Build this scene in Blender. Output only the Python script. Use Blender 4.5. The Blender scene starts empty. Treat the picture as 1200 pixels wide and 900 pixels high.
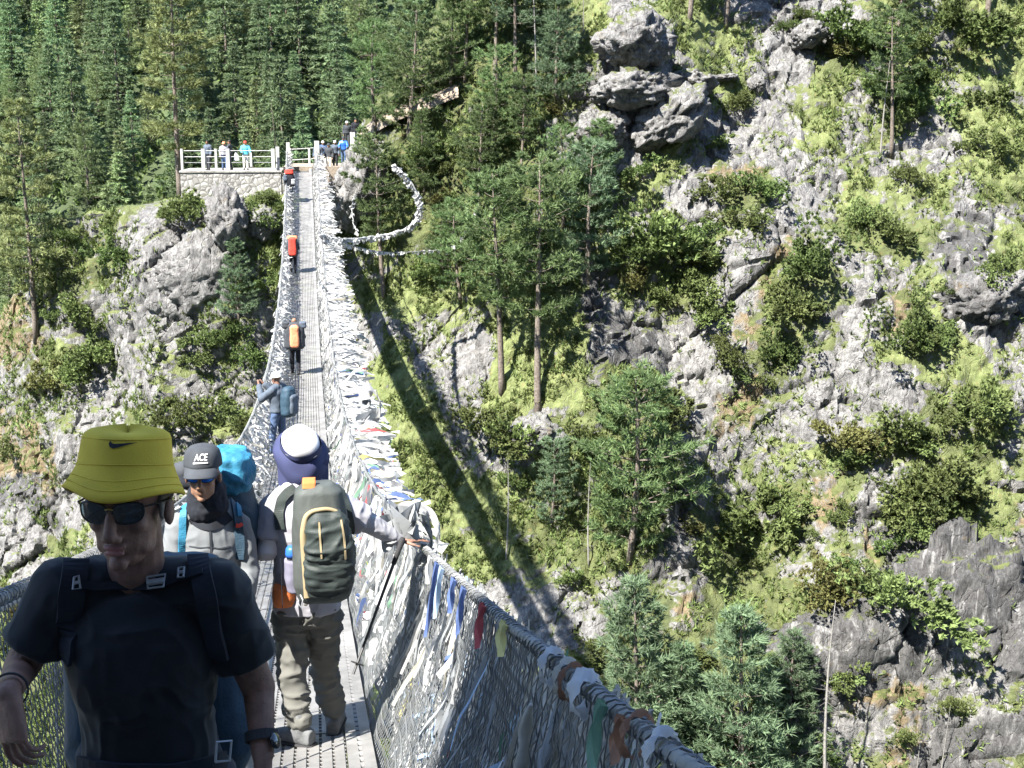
import bpy, bmesh, math, random
import numpy as np
from mathutils import Vector, Matrix
from mathutils.bvhtree import BVHTree

random.seed(7)
RNG = np.random.default_rng(11)
scene = bpy.context.scene
COL = scene.collection

# ------------------------------------------------------------------ camera
FPX = 1500.0
TH = math.atan(287 / FPX)
PSI = math.atan(241 / FPX * math.cos(TH))
cam_data = bpy.data.cameras.new('camera')
cam = bpy.data.objects.new('camera', cam_data)
COL.objects.link(cam)
cam_data.sensor_width = 36
cam_data.lens = FPX / 1200 * 36
cam_data.clip_start = 0.05
cam_data.clip_end = 3000
cam.rotation_euler = (math.pi / 2 - TH, 0, -PSI)
scene.camera = cam
FW = np.array([math.sin(PSI) * math.cos(TH), math.cos(PSI) * math.cos(TH), -math.sin(TH)])
RT = np.array([math.cos(PSI), -math.sin(PSI), 0.0])
UP = np.cross(RT, FW)

# ------------------------------------------------------------------ light
SUN = np.array([-0.62, -0.50, 1.0]); SUN /= np.linalg.norm(SUN)
world = bpy.data.worlds.new('World'); scene.world = world
world.use_nodes = True
wn = world.node_tree.nodes; wl = world.node_tree.links
sky = wn.new('ShaderNodeTexSky'); sky.sky_type = 'NISHITA'; sky.sun_disc = False
sky.sun_elevation = math.asin(SUN[2]); sky.sun_rotation = math.atan2(SUN[0], SUN[1])
sky.altitude = 2800; sky.air_density = 1.0; sky.dust_density = 0.6
wn['Background'].inputs['Strength'].default_value = 0.15
wl.new(sky.outputs[0], wn['Background'].inputs[0])
sl = bpy.data.lights.new('sun', 'SUN'); sl.energy = 5.0; sl.angle = math.radians(0.53); sl.color = (1.0, 0.955, 0.88)
so = bpy.data.objects.new('sun', sl); COL.objects.link(so)
so.rotation_euler = Vector(SUN).to_track_quat('Z', 'Y').to_euler()
scene.view_settings.view_transform = 'Standard'
scene.view_settings.look = 'None'
scene.view_settings.gamma = 1
scene.view_settings.exposure = 1.98
cy = scene.cycles
cy.max_bounces = 5; cy.diffuse_bounces = 3; cy.glossy_bounces = 2; cy.transmission_bounces = 3
cy.use_denoising = True
try:
    cy.denoiser = 'OPENIMAGEDENOISE'; cy.denoising_prefilter = 'ACCURATE'
except Exception: pass

# ------------------------------------------------------------------ helpers
def pix(p):
    p = np.atleast_2d(np.asarray(p, float)); d = p @ FW
    return 600 + FPX * (p @ RT) / d, 450 - FPX * (p @ UP) / d
def ray(px, py):
    v = FW + RT * (px - 600) / FPX - UP * (py - 450) / FPX
    return v / np.linalg.norm(v)
def at(px, py, Y):                       # world point of a photo position on the vertical plane Y
    v = ray(px, py); return v * (Y / v[1])
def tag(o, label=None, cat=None, group=None, kind=None):
    if label: o['label'] = label
    if cat: o['category'] = cat
    if group: o['group'] = group
    if kind: o['kind'] = kind
    return o
def empty(name, loc=(0, 0, 0), rz=0):
    o = bpy.data.objects.new(name, None); COL.objects.link(o)
    o.location = tuple(float(v) for v in loc); o.rotation_euler = (0, 0, rz); o.empty_display_size = 0.1
    return o
def mkmesh(name, V, Fc, mat=None, smooth=False):
    me = bpy.data.meshes.new(name)
    V = np.asarray(V, dtype=np.float32).reshape(-1, 3)
    if isinstance(Fc, np.ndarray):
        k = Fc.shape[1]; n = Fc.shape[0]
        me.vertices.add(len(V)); me.vertices.foreach_set('co', V.ravel())
        me.loops.add(n * k); me.loops.foreach_set('vertex_index', Fc.astype(np.int32).ravel())
        me.polygons.add(n); me.polygons.foreach_set('loop_start', (np.arange(n) * k).astype(np.int32))
        me.polygons.foreach_set('loop_total', np.full(n, k, np.int32))
        me.update(calc_edges=True)
    else:
        me.from_pydata(V.tolist(), [], Fc)
    if smooth: me.polygons.foreach_set('use_smooth', np.ones(len(me.polygons), bool))
    if mat: me.materials.append(mat)
    me.update()
    return me
def link(name, me, parent=None, loc=None):
    o = bpy.data.objects.new(name, me); COL.objects.link(o)
    if parent is not None:
        o.parent = parent
        if loc is None:                  # meshes are made in world space: undo the parent's transform
            o.matrix_parent_inverse = chain(parent).inverted()
    if loc is not None: o.location = tuple(float(v) for v in loc)
    return o
def chain(o):
    m = Matrix.Identity(4)
    while o is not None:
        m = (o.matrix_parent_inverse @ Matrix.LocRotScale(o.location, o.rotation_euler, o.scale)) @ m if o.parent else Matrix.LocRotScale(o.location, o.rotation_euler, o.scale) @ m
        o = o.parent
    return m
def frame_of(d, up=(0, 0, 1)):
    d = np.asarray(d, float); d = d / (np.linalg.norm(d) + 1e-9)
    up = np.asarray(up, float)
    a = np.cross(d, up)
    if np.linalg.norm(a) < 1e-3: a = np.cross(d, (1, 0, 0))
    a /= np.linalg.norm(a); b = np.cross(a, d)
    return a, b, d
class MB:
    def __init__(s): s.V = []; s.F = []; s.n = 0
    def add(s, V, F):
        V = np.asarray(V, float).reshape(-1, 3)
        s.V.append(V); s.F += [tuple(int(i) + s.n for i in f) for f in F]; s.n += len(V); return s
    def box(s, c, size, rot=None):
        h = np.asarray(size, float) / 2
        V = np.array([[x, y, z] for x in (-1, 1) for y in (-1, 1) for z in (-1, 1)]) * h
        if rot is not None: V = V @ np.asarray(rot).T
        return s.add(V + np.asarray(c, float), [(0, 1, 3, 2), (4, 6, 7, 5), (0, 4, 5, 1), (2, 3, 7, 6), (0, 2, 6, 4), (1, 5, 7, 3)])
    def beam(s, a, b, w, h, up=(0, 0, 1)):
        a = np.asarray(a, float); b = np.asarray(b, float)
        x, y, d = frame_of(b - a, up); L = np.linalg.norm(b - a)
        return s.box((a + b) / 2, (w, h, L), np.stack([x, y, d], 1))
    def tube(s, P, r, n=6, caps=True):
        P = np.asarray(P, float); m = len(P); r = np.broadcast_to(r, (m,))
        T = np.gradient(P, axis=0); V = []
        a, b, _ = frame_of(T[0], (0, 0, 1) if abs(T[0][2]) < .9 * np.linalg.norm(T[0]) else (1, 0, 0))
        for i in range(m):
            d = T[i] / (np.linalg.norm(T[i]) + 1e-9)
            a = a - d * (a @ d); a /= np.linalg.norm(a) + 1e-9; b = np.cross(d, a)
            for k in range(n):
                t = 2 * math.pi * k / n
                V.append(P[i] + r[i] * (math.cos(t) * a + math.sin(t) * b))
        F = [(i * n + k, i * n + (k + 1) % n, (i + 1) * n + (k + 1) % n, (i + 1) * n + k) for i in range(m - 1) for k in range(n)]
        if caps: F += [tuple(range(n))[::-1], tuple((m - 1) * n + k for k in range(n))]
        return s.add(V, F)
    def strip(s, P, W, th=0.0):          # ribbon: centre line P, half width vectors W
        P = np.asarray(P, float); W = np.asarray(W, float); m = len(P)
        V = np.concatenate([P - W, P + W]); 
        return s.add(V, [(i, i + 1, m + i + 1, m + i) for i in range(m - 1)])
    def build(s, name, mat, parent=None, smooth=False, loc=None):
        me = mkmesh(name, np.concatenate(s.V), s.F, mat, smooth)
        return link(name, me, parent, loc)
    def bmesh_(s): return mkmesh('tmp', np.concatenate(s.V), s.F)

# -------- numpy noise
def _h(ix, iy, iz, k):
    n = (ix.astype(np.int64) * 374761393 + iy.astype(np.int64) * 668265263 + iz.astype(np.int64) * 2147483647 * 3 + k * 974634777) & 0xffffffff
    n = ((n ^ (n >> 13)) * 1274126177) & 0xffffffff
    n = ((n ^ (n >> 16)) * 2246822519) & 0xffffffff
    return ((n ^ (n >> 15)) & 0xffffff) / float(0xffffff)
def vnoise(P, k=0):
    P = np.asarray(P, float); i = np.floor(P); f = P - i; i = i.astype(np.int64); f = f * f * (3 - 2 * f)
    out = 0
    for a in (0, 1):
        wx = f[:, 0] if a else 1 - f[:, 0]
        for b in (0, 1):
            wy = f[:, 1] if b else 1 - f[:, 1]
            for c in (0, 1):
                wz = f[:, 2] if c else 1 - f[:, 2]
                out = out + wx * wy * wz * _h(i[:, 0] + a, i[:, 1] + b, i[:, 2] + c, k)
    return out * 2 - 1
def fbm(P, o=4, k=0, g=.5):
    s = 0; a = 1; P = np.asarray(P, float)
    for j in range(o): s = s + a * vnoise(P + j * 17.3, k + j); P = P * 2.03; a *= g
    return s
def facets(P, k=0, tilt=.5):             # worley cells, each a randomly tilted plane: broken rock
    P = np.asarray(P, float); i = np.floor(P).astype(np.int64)
    best = np.full(len(P), 9.); sec = np.full(len(P), 9.); val = np.zeros(len(P))
    for a in (-1, 0, 1):
        for b in (-1, 0, 1):
            for c in (-1, 0, 1):
                x, y, z = i[:, 0] + a, i[:, 1] + b, i[:, 2] + c
                q = np.stack([x + _h(x, y, z, k), y + _h(x, y, z, k + 1), z + _h(x, y, z, k + 2)], 1)
                d = P - q; r = (d * d).sum(1)
                v = (_h(x, y, z, k + 3) - .5) + tilt * 2 * ((_h(x, y, z, k + 4) - .5) * d[:, 0] + (_h(x, y, z, k + 5) - .5) * d[:, 1] + (_h(x, y, z, k + 6) - .5) * d[:, 2])
                m = r < best
                sec = np.where(m, best, np.minimum(sec, r)); val = np.where(m, v, val); best = np.where(m, r, best)
    edge = np.sqrt(sec) - np.sqrt(best)
    return val, edge

# -------- materials
def newmat(name):
    m = bpy.data.materials.new(name); m.use_nodes = True
    return m, m.node_tree.nodes, m.node_tree.links, m.node_tree.nodes['Principled BSDF']
def ramp(n, stops):
    r = n.new('ShaderNodeValToRGB'); e = r.color_ramp.elements
    while len(e) < len(stops): e.new(.5)
    for x, (p, c) in zip(e, stops): x.position = p; x.color = (*c, 1)
    return r
def mat(name, c, rough=.8, var=.25, scale=8, bump=.0, bscale=60, metal=0, rnd=0, sheen=0, transl=0, coat=0):
    m, n, l, b = newmat(name)
    tc = n.new('ShaderNodeTexCoord'); nz = n.new('ShaderNodeTexNoise'); nz.inputs['Scale'].default_value = scale; nz.inputs['Detail'].default_value = 5
    l.new(tc.outputs['Object'], nz.inputs['Vector'])
    c = np.array(c)
    r = ramp(n, [(.3, tuple(np.clip(c * (1 - var), 0, 1))), (.7, tuple(np.clip(c * (1 + var), 0, 1)))])
    l.new(nz.outputs['Fac'], r.inputs[0]); col = r.outputs[0]
    if rnd:
        oi = n.new('ShaderNodeObjectInfo'); hs = n.new('ShaderNodeHueSaturation')
        mr = n.new('ShaderNodeMapRange'); mr.inputs['To Min'].default_value = 1 - rnd; mr.inputs['To Max'].default_value = 1 + rnd
        mh = n.new('ShaderNodeMapRange'); mh.inputs['To Min'].default_value = .5 - rnd * .06; mh.inputs['To Max'].default_value = .5 + rnd * .05
        l.new(oi.outputs['Random'], mr.inputs['Value']); l.new(oi.outputs['Random'], mh.inputs['Value'])
        l.new(mr.outputs[0], hs.inputs['Value']); l.new(mh.outputs[0], hs.inputs['Hue']); l.new(col, hs.inputs['Color']); col = hs.outputs[0]
    l.new(col, b.inputs['Base Color'])
    b.inputs['Roughness'].default_value = rough; b.inputs['Metallic'].default_value = metal
    if sheen: b.inputs['Sheen Weight'].default_value = sheen
    if coat: b.inputs['Coat Weight'].default_value = coat
    b.inputs['Specular IOR Level'].default_value = .3 if rough > .5 else .5
    if bump:
        n2 = n.new('ShaderNodeTexNoise'); n2.inputs['Scale'].default_value = bscale; n2.inputs['Detail'].default_value = 4
        bp = n.new('ShaderNodeBump'); bp.inputs['Strength'].default_value = bump; bp.inputs['Distance'].default_value = .5 / bscale
        l.new(tc.outputs['Object'], n2.inputs['Vector']); l.new(n2.outputs['Fac'], bp.inputs['Height']); l.new(bp.outputs[0], b.inputs['Normal'])
    if transl:
        t = n.new('ShaderNodeBsdfTranslucent'); mx = n.new('ShaderNodeMixShader'); mx.inputs[0].default_value = transl
        l.new(col, t.inputs['Color']); l.new(b.outputs[0], mx.inputs[1]); l.new(t.outputs[0], mx.inputs[2])
        l.new(mx.outputs[0], n['Material Output'].inputs['Surface'])
    return m
M = {}
M['pine'] = mat('pine_needles', (.135, .195, .080), .7, .35, .8, rnd=.22, transl=.4)
M['pine_blue'] = mat('blue_pine_needles', (.150, .215, .122), .7, .3, .8, rnd=.15, transl=.4)
M['fir'] = mat('forest_needles', (.145, .205, .100), .75, .3, .5, rnd=.35, transl=.35)
M['fir_light'] = mat('forest_needles_light', (.185, .240, .105), .75, .3, .5, rnd=.3, transl=.2)
M['pine_light'] = mat('light_pine_needles', (.20, .23, .095), .7, .3, .8, rnd=.1, transl=.3)
M['bark'] = mat('bark', (.15, .125, .105), .9, .45, 9, .5, 30)
M['deadwood'] = mat('dead_wood', (.21, .20, .185), .9, .3, 9, .3, 30)
M['shrub'] = mat('shrub_leaves', (.140, .180, .062), .7, .4, 1.5, rnd=.3, transl=.25)
M['shrub_dark'] = mat('dark_shrub_leaves', (.100, .145, .045), .7, .4, 1.5, rnd=.25, transl=.25)
M['shrub_ochre'] = mat('ochre_shrub_leaves', (.130, .132, .045), .7, .4, 1.5, rnd=.25, transl=.2)
M['grass'] = mat('grass_blades', (.155, .190, .066), .7, .45, .6, transl=.3)
M['steel'] = mat('galvanised_steel', (.36, .36, .355), .5, .2, 6, .1, 80, metal=.25)
M['steel_dark'] = mat('dull_steel', (.20, .205, .205), .55, .3, 12, .1, 80, metal=.3)
M['wire'] = mat('net_wire', (.15, .16, .165), .5, .25, 6, metal=.2)
M['stone'] = mat('masonry_stone', (.32, .31, .29), .9, .3, 3, .8, 12)
M['white_paint'] = mat('white_post_paint', (.46, .455, .44), .7, .12, 6, .1, 30)
M['earth'] = mat('path_earth', (.26, .215, .17), .95, .2, 2, .5, 6)
SC = {'white': (.50, .50, .495), 'cream': (.46, .43, .36), 'grey': (.29, .305, .315), 'blue': (.10, .15, .32), 'red': (.34, .07, .075), 'yellow': (.55, .50, .22), 'green': (.14, .25, .18), 'orange': (.26, .14, .09), 'pale blue': (.32, .42, .54)}
for k, c in SC.items(): M['sc_' + k] = mat('scarf_' + k.replace(' ', '_'), c, .85, .22, 5, .2, 60, transl=.3)
# ------------------------------------------------------------------ bridge line
YE = 77.5
def dz(Y): return -1.5 - .28 * Y + .0036 * Y * Y
XL, XR = -.88, .25
RXL, RXR, RHL, RHR = -1.12, .57, 1.10, 1.02

# ------------------------------------------------------------------ far bank (cliff sheet), forest slope, near bank
TX = [-60, -24, -20, -17, -14, -10, -8.5, 2, 4, 7.5, 10, 13, 18, 60]
TZ = [-30, -16, -12, -8.5, -5.0, -3.9, -3.7, -3.0, 0.2, 3.6, 8, 13, 19, 26]
def Ttop(X): return np.interp(X, TX, TZ)
def Ycrest(X):
    y = np.interp(X, [-60, -24, -14, -9, 1.5, 4, 12, 25, 45, 60], [96, 84, 77.5, 75.2, 76.6, 77, 80, 84, 82, 80])
    return y
def slope_y(X, z):                       # front surface
    T = Ttop(X); dzv = T - z
    tanp = np.interp(X, [-30, -10, -2, 3, 12, 30, 60], [1.6, 2.3, 2.2, 1.75, 1.75, 1.75, 2.0])
    return Ycrest(X) - dzv / tanp
MAP = [
"TTTTTTTTTTTTTTTTTGRMGMRKRMGMSG",
"TTTTTTTTTTTTTTTTTGORGMRRSSGMSG",
"TTTTTTTTTTTTTTTTTKRRGGRMSMSGRM",
"TTTTTTTTTTTTTTTTMRRRRRRMGRSRGG",
"TTTTTRRRRRRTTTTTRORGRRRRMMRRGG",
"TTMSRGRSMRGTTTTTTRGGRORRRGMGRS",
"TRMSRRRGSRGGTTTTTGRRRSRRMSMMKM",
"TTSMRRRSGGMGTTTTTMSSSRRMRSSKKG",
"MTTMRRRMMGGGGGTTTKMSSROSRRMKKS",
"OMRMRRSMMRRRMRGGSKKRROSSROGMKK",
"OGSRMMMRSRRGRRGGGKKRRSSMRGSGRM",
"MMRRMRRMRRRGRRGGGTTMROSMRRRGGR",
"OMRSMRGMMMGGGRGMSSSSROMRRMRSGM",
"OORMSMRMMMGGGMRMGSSSRRMGOSMSSM",
"KKRMRRMSSSGGGGGSSSTTKMSOSRMSGM",
"RSMRMSSSSSGGGGGSSSTTKSSMMKSSSO",
"RRSMSSSSSSGGGGGSSSTKRSSRSOKKKK",
"SSSSSSSSSSGGGGGRRSRSOSSSSSMKKK",
"SSSSSSSSSSGGGGRRRRSOSSKKSOKKKK",
"SSSSSSSSSSGGSSSSSSSSSSSKKKKKMK",
"SSSSSSSSSSGSSSSSSSSSSSSKOOOSMS",
"SSSSSSSSSSSSSSSSSSSSSSSRRMOKKK",
"SSSSSSSSSSSSSSSSSSSSSSSRRMOKKS"]
KEY = {  # veg, bright grass, dark rock and shade painted dark, ochre, shrub density
 'R': (.16, .5, .05, .10, .04), 'K': (.10, .2, .85, .15, .05), 'G': (.95, 1.0, .1, .05, .10), 'M': (.52, .6, .15, .15, .2),
 'S': (.85, .45, .2, .15, .85), 'O': (.45, .2, .4, .95, .25), 'T': (.9, .15, .5, .15, .3)}
GR = np.array([[KEY[c] for c in row] for row in MAP])
def ground_kind(P):                      # what grows where on the far bank, from the photo's patches
    x, y = pix(P)
    w = np.stack([fbm(P * .35, 3, 5), fbm(P * .35, 3, 9)], 1) * 26
    gx = np.clip((x + w[:, 0]) / 40 - .5, 0, 28.999); gy = np.clip((y + w[:, 1]) / 40 - .5, 0, 21.999)
    i = gx.astype(int); j = gy.astype(int); fx = (gx - i)[:, None]; fy = (gy - j)[:, None]
    fx = fx * fx * (3 - 2 * fx); fy = fy * fy * (3 - 2 * fy)
    return GR[j, i] * (1 - fx) * (1 - fy) + GR[j, i + 1] * fx * (1 - fy) + GR[j + 1, i] * (1 - fx) * fy + GR[j + 1, i + 1] * fx * fy

def far_bank():
    xs = np.concatenate([np.linspace(-60, -24, 60)[:-1], np.arange(-24, 47, .135), np.linspace(47, 60, 30)])
    nf, nb = 430, 46
    t = np.linspace(0, 1, nf)
    X = np.repeat(xs[None, :], nf + nb, 0)
    Z = np.zeros_like(X); Y = np.zeros_like(X)
    T = Ttop(xs)
    zb = -37.0
    Z[:nf] = zb + (T[None] - zb) * t[:, None]
    Y[:nf] = slope_y(X[:nf], Z[:nf])
    k = (np.linspace(0, 1, nb + 1)[1:] ** 1.6) * 45
    up = np.interp(xs, [-60, -16, -9, 1, 3, 9, 14, 60], [-.5, -.35, 0, 0, .05, .25, .75, .9])
    flat = np.interp(xs, [-60, -14, -9, 2, 5, 12, 60], [1, 2, 9, 9, 6, 8, 60])
    for r in range(nb):
        kk = k[r]
        Y[nf + r] = Ycrest(xs) + kk
        Z[nf + r] = T + up * np.minimum(kk, 25) - .045 * np.maximum(kk - flat, 0) ** 2
    P = np.stack([X.ravel(), Y.ravel(), Z.ravel()], 1)
    gk = ground_kind(P)
    veg = gk[:, 0]
    big = fbm(P * np.array([.075, .075, .06]), 3, 3)
    # ribs and gullies run down the face, leaning
    u = P[:, 0] * .9 - P[:, 2] * .25
    rib = fbm(np.stack([u * .13, P[:, 1] * .03, P[:, 2] * .04], 1), 3, 21)
    f1, e1 = facets(P * np.array([.17, .17, .13]) + 3.3, 40, .9)
    f2, e2 = facets(P * np.array([.48, .48, .40]), 60, .9)
    f3, e3 = facets(P * np.array([1.35, 1.35, 1.1]), 80, .9)
    fine = fbm(P * 1.9, 3, 90)
    rocky = np.clip(1.15 - veg, .15, 1)
    cor = np.exp(-((P[:, 0] - 1 + (P[:, 2] + 4) * .42) / 3.2) ** 2) * (P[:, 2] < 0)   # the open grassy strip right of the bridge
    rocky = rocky * (1 - .6 * cor)
    disp = 1.5 * big * (1 - .6 * cor) + 1.2 * rib * (1 - .8 * cor) + rocky * (.52 * f1 + .27 * f2 + .19 * f3) + .16 * fine * (.5 + veg)
    disp -= rocky * (.3 * np.exp(-(e1 / .05) ** 2) + .16 * np.exp(-(e2 / .07) ** 2))
    # hand-placed recesses and bulges (metres), positions on the face as X, z, sizes
    for bx, bz, rx, rz, a in ((19, -10.5, 2.8, 3.8, -2.6), (22.5, -20, 2.6, 5, -2.6), (-5, -9, 5, 7, 1.4), (-12.5, -12, 2.6, 4, -1.6),
                              (-14.5, -19.5, 2.0, 4, -2.4), (20, 5, 3.5, 3, 1.3), (26, -8, 3.5, 5, 1.6), (31, -25, 7, 5, 2.2), (35, -8, 4, 2.5, 1.6), (2.8, -6, 1.6, 5, -1.0), (6, -14, 3, 4, 1.0)):
        disp += a * np.exp(-((P[:, 0] - bx) / rx) ** 2 - ((P[:, 2] - bz) / rz) ** 2)
    onback = np.repeat(np.arange(nf + nb) >= nf, len(xs))
    edge = np.clip((P[:, 2] - (zb)) / 3, 0, 1)
    crest = np.exp(-np.maximum(0, np.repeat(T[None], nf + nb, 0).ravel() - P[:, 2]) / 1.2)
    plat = np.clip(1 - np.abs(P[:, 0] + 4) / 7.5, 0, 1)
    plat = np.clip(plat * 3, 0, 1) * crest
    disp = disp * edge * (1 - .92 * plat)
    n = np.array([0, -.86, .5])
    P2 = P.copy()
    P2[~onback] += n * disp[~onback, None]
    P2[onback] += np.array([0, 0, 1]) * (disp[onback, None] * .55) + np.array([0, -.55, .2]) * (disp[onback] * np.exp(-np.repeat(np.concatenate([np.zeros(nf), k]), len(xs))[onback] / 4))[:, None]
    P2[:, 0] += .25 * fbm(P * .8, 3, 33) * edge * (1 - plat)
    nx = len(xs); ny = nf + nb
    idx = np.arange(nx * ny).reshape(ny, nx)
    Fc = np.stack([idx[:-1, :-1], idx[:-1, 1:], idx[1:, 1:], idx[1:, :-1]], -1).reshape(-1, 4)
    me = mkmesh('terrain', P2, Fc, None, True)
    for nm, v in (('veg', gk[:, 0]), ('bright', gk[:, 1]), ('dark', gk[:, 2]), ('ochre', gk[:, 3])):
        a = me.attributes.new(nm, 'FLOAT', 'POINT'); a.data.foreach_set('value', v.astype(np.float32))
    me.materials.append(rock_mat())
    try: me.set_sharp_from_angle(angle=math.radians(38))
    except Exception: pass
    o = link('terrain', me); tag(o, 'steep rocky mountainside with grass ledges rising beyond the bridge', 'hillside', kind='structure')
    return o, P2, Fc

def rock_mat():
    m, n, l, b = newmat('cliff_rock_and_grass')
    geo = n.new('ShaderNodeNewGeometry'); 
    def noise(sc, det=6, rough=.55, dist=0, vec=None):
        t = n.new('ShaderNodeTexNoise'); t.inputs['Scale'].default_value = sc; t.inputs['Detail'].default_value = det
        t.inputs['Roughness'].default_value = rough; t.inputs['Distortion'].default_value = dist
        l.new(vec or geo.outputs['Position'], t.inputs['Vector']); return t.outputs['Fac']
    def math_(op, a, b_=None, clamp=False):
        x = n.new('ShaderNodeMath'); x.operation = op; x.use_clamp = clamp
        for i, v in enumerate((a, b_)):
            if v is None: continue
            if isinstance(v, (int, float)): x.inputs[i].default_value = v
            else: l.new(v, x.inputs[i])
        return x.outputs[0]
    def mix(f, a, b_):
        x = n.new('ShaderNodeMix'); x.data_type = 'RGBA'
        if isinstance(f, (int, float)): x.inputs[0].default_value = f
        else: l.new(f, x.inputs[0])
        for i, v in ((6, a), (7, b_)):
            if isinstance(v, tuple): x.inputs[i].default_value = (*v, 1)
            else: l.new(v, x.inputs[i])
        return x.outputs[2]
    def attr(nm):
        a = n.new('ShaderNodeAttribute'); a.attribute_name = nm; return a.outputs['Fac']
    def step(v, lo, hi):
        r = n.new('ShaderNodeMapRange'); r.interpolation_type = 'SMOOTHSTEP'; r.inputs['From Min'].default_value = lo; r.inputs['From Max'].default_value = hi
        l.new(v, r.inputs['Value']); return r.outputs[0]
    sc = n.new('ShaderNodeMapping'); sc.inputs['Scale'].default_value = (1.0, 1.0, .42); l.new(geo.outputs['Position'], sc.inputs['Vector'])
    lo = noise(.22, 5, .6, .5); mid = noise(1.6, 8, .72, .8, sc.outputs[0]); hi = noise(6.5, 6, .75, 0, sc.outputs[0])
    v1 = n.new('ShaderNodeTexVoronoi'); v1.feature = 'DISTANCE_TO_EDGE'; v1.inputs['Scale'].default_value = 1.1
    wv = n.new('ShaderNodeMixRGB'); wv.blend_type = 'ADD'; wv.inputs[0].default_value = .9
    nc = n.new('ShaderNodeTexNoise'); nc.inputs['Scale'].default_value = 1.3; nc.inputs['Detail'].default_value = 5; l.new(geo.outputs['Position'], nc.inputs['Vector'])
    l.new(sc.outputs[0], wv.inputs[1]); l.new(nc.outputs['Color'], wv.inputs[2]); l.new(wv.outputs[0], v1.inputs['Vector'])
    r1 = ramp(n, [(.28, (.085, .082, .082)), (.42, (.19, .186, .184)), (.56, (.250, .245, .240)), (.74, (.35, .345, .335))]); l.new(mid, r1.inputs[0])
    r2 = ramp(n, [(.32, (.42, .42, .41)), (.5, (.9, .9, .9)), (.68, (1.4, 1.39, 1.36))]); l.new(hi, r2.inputs[0])
    mul = n.new('ShaderNodeMixRGB'); mul.blend_type = 'MULTIPLY'; mul.inputs[0].default_value = 1; l.new(r1.outputs[0], mul.inputs[1]); l.new(r2.outputs[0], mul.inputs[2])
    col = mul.outputs[0]
    # dark stained rock, with gully and hollow shade painted in; ochre lichen
    dk = step(math_('ADD', attr('dark'), math_('MULTIPLY', math_('SUBTRACT', lo, .5), 1.2)), .35, .75)
    st = n.new('ShaderNodeMapping'); st.inputs['Scale'].default_value = (1.6, 1.6, .12); l.new(geo.outputs['Position'], st.inputs['Vector'])
    strk = noise(1.2, 5, .6, .3, st.outputs[0])
    dcol = mix(step(strk, .54, .66), (.075, .074, .074), (.30, .295, .29))
    dm = n.new('ShaderNodeMixRGB'); dm.blend_type = 'MULTIPLY'; dm.inputs[0].default_value = .8; l.new(dcol, dm.inputs[1]); l.new(r2.outputs[0], dm.inputs[2])
    col = mix(math_('MULTIPLY', dk, .82), col, dm.outputs[0])
    och = step(math_('ADD', math_('MULTIPLY', attr('ochre'), .75), math_('MULTIPLY', math_('SUBTRACT', noise(1.1, 7, .7, .4), .5), 1.8)), .42, .68)
    col = mix(math_('MULTIPLY', och, .75), col, mix(noise(3.5, 5, .7), (.13, .085, .035), (.30, .23, .12)))
    # thin moss film and grass
    vg = math_('ADD', attr('veg'), math_('MULTIPLY', math_('SUBTRACT', noise(.9, 7, .72, .6), .5), 2.1))
    sep = n.new('ShaderNodeSeparateXYZ'); l.new(geo.outputs['Normal'], sep.inputs[0])
    vg = math_('ADD', vg, math_('MULTIPLY', math_('SUBTRACT', sep.outputs[2], .5), .55))
    vm = step(vg, .40, .56)
    g1 = mix(step(noise(1.3, 6, .7), .35, .65), (.062, .076, .028), (.125, .145, .052))
    g2 = mix(step(noise(2.2, 6, .7), .35, .65), (.125, .155, .052), (.205, .235, .092))
    gcol = mix(step(math_('ADD', attr('bright'), math_('MULTIPLY', math_('SUBTRACT', lo, .5), 1.0)), .35, .8), g1, g2)
    gcol = mix(step(noise(2.9, 5, .7), .58, .72), gcol, (.20, .15, .06))
    col = mix(math_('MULTIPLY', vm, .93), col, gcol)
    l.new(col, b.inputs['Base Color'])
    b.inputs['Roughness'].default_value = .93; b.inputs['Specular IOR Level'].default_value = .15
    crack = step(v1.outputs['Distance'], 0, .06)
    h = math_('ADD', math_('MULTIPLY', mid, .55), math_('MULTIPLY', hi, .28))
    h = math_('ADD', h, math_('MULTIPLY', crack, .10)); h = math_('ADD', h, math_('MULTIPLY', noise(22, 4, .7), .05))
    bp = n.new('ShaderNodeBump'); bp.inputs['Strength'].default_value = 1.0; bp.inputs['Distance'].default_value = .42
    l.new(h, bp.inputs['Height']); l.new(bp.outputs[0], b.inputs['Normal'])
    return m

terrain, TP, TF = far_bank()
print('terrain', len(TP))
bvh = BVHTree.FromObject(terrain, bpy.context.evaluated_depsgraph_get())
def hit(px, py, lift=0.0):
    v = ray(px, py); loc, nrm, i, d = bvh.ray_cast(Vector((0, 0, 0)), Vector(v), 400)
    if loc is None: return None, None
    return np.array(loc) + np.array([0, 0, lift]), np.array(nrm)

def grid_sheet(name, xs, ys, fz, mt, label, smooth=True):
    X, Y = np.meshgrid(xs, ys); P = np.stack([X.ravel(), Y.ravel(), fz(X.ravel(), Y.ravel())], 1)
    nx, ny = len(xs), len(ys); idx = np.arange(nx * ny).reshape(ny, nx)
    Fc = np.stack([idx[:-1, :-1], idx[:-1, 1:], idx[1:, 1:], idx[1:, :-1]], -1).reshape(-1, 4)
    o = link(name, mkmesh(name, P, Fc, mt, smooth)); tag(o, label, 'ground', kind='structure'); return o
def forest_z(X, Y):
    P = np.stack([X, Y, 0 * X], 1)
    z = np.interp(Y, [84, 115, 135, 150, 250, 420, 700, 1600], [-39, -48, -48, -38, 38, 150, 330, 520])
    z = z + 14 * fbm(P * .012, 3, 7) * np.clip((Y - 120) / 60, 0, 1) + 2.5 * fbm(P * .06, 3, 8) - .10 * (X - 10) * np.clip((Y - 150) / 300, 0, 1)
    return z
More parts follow.
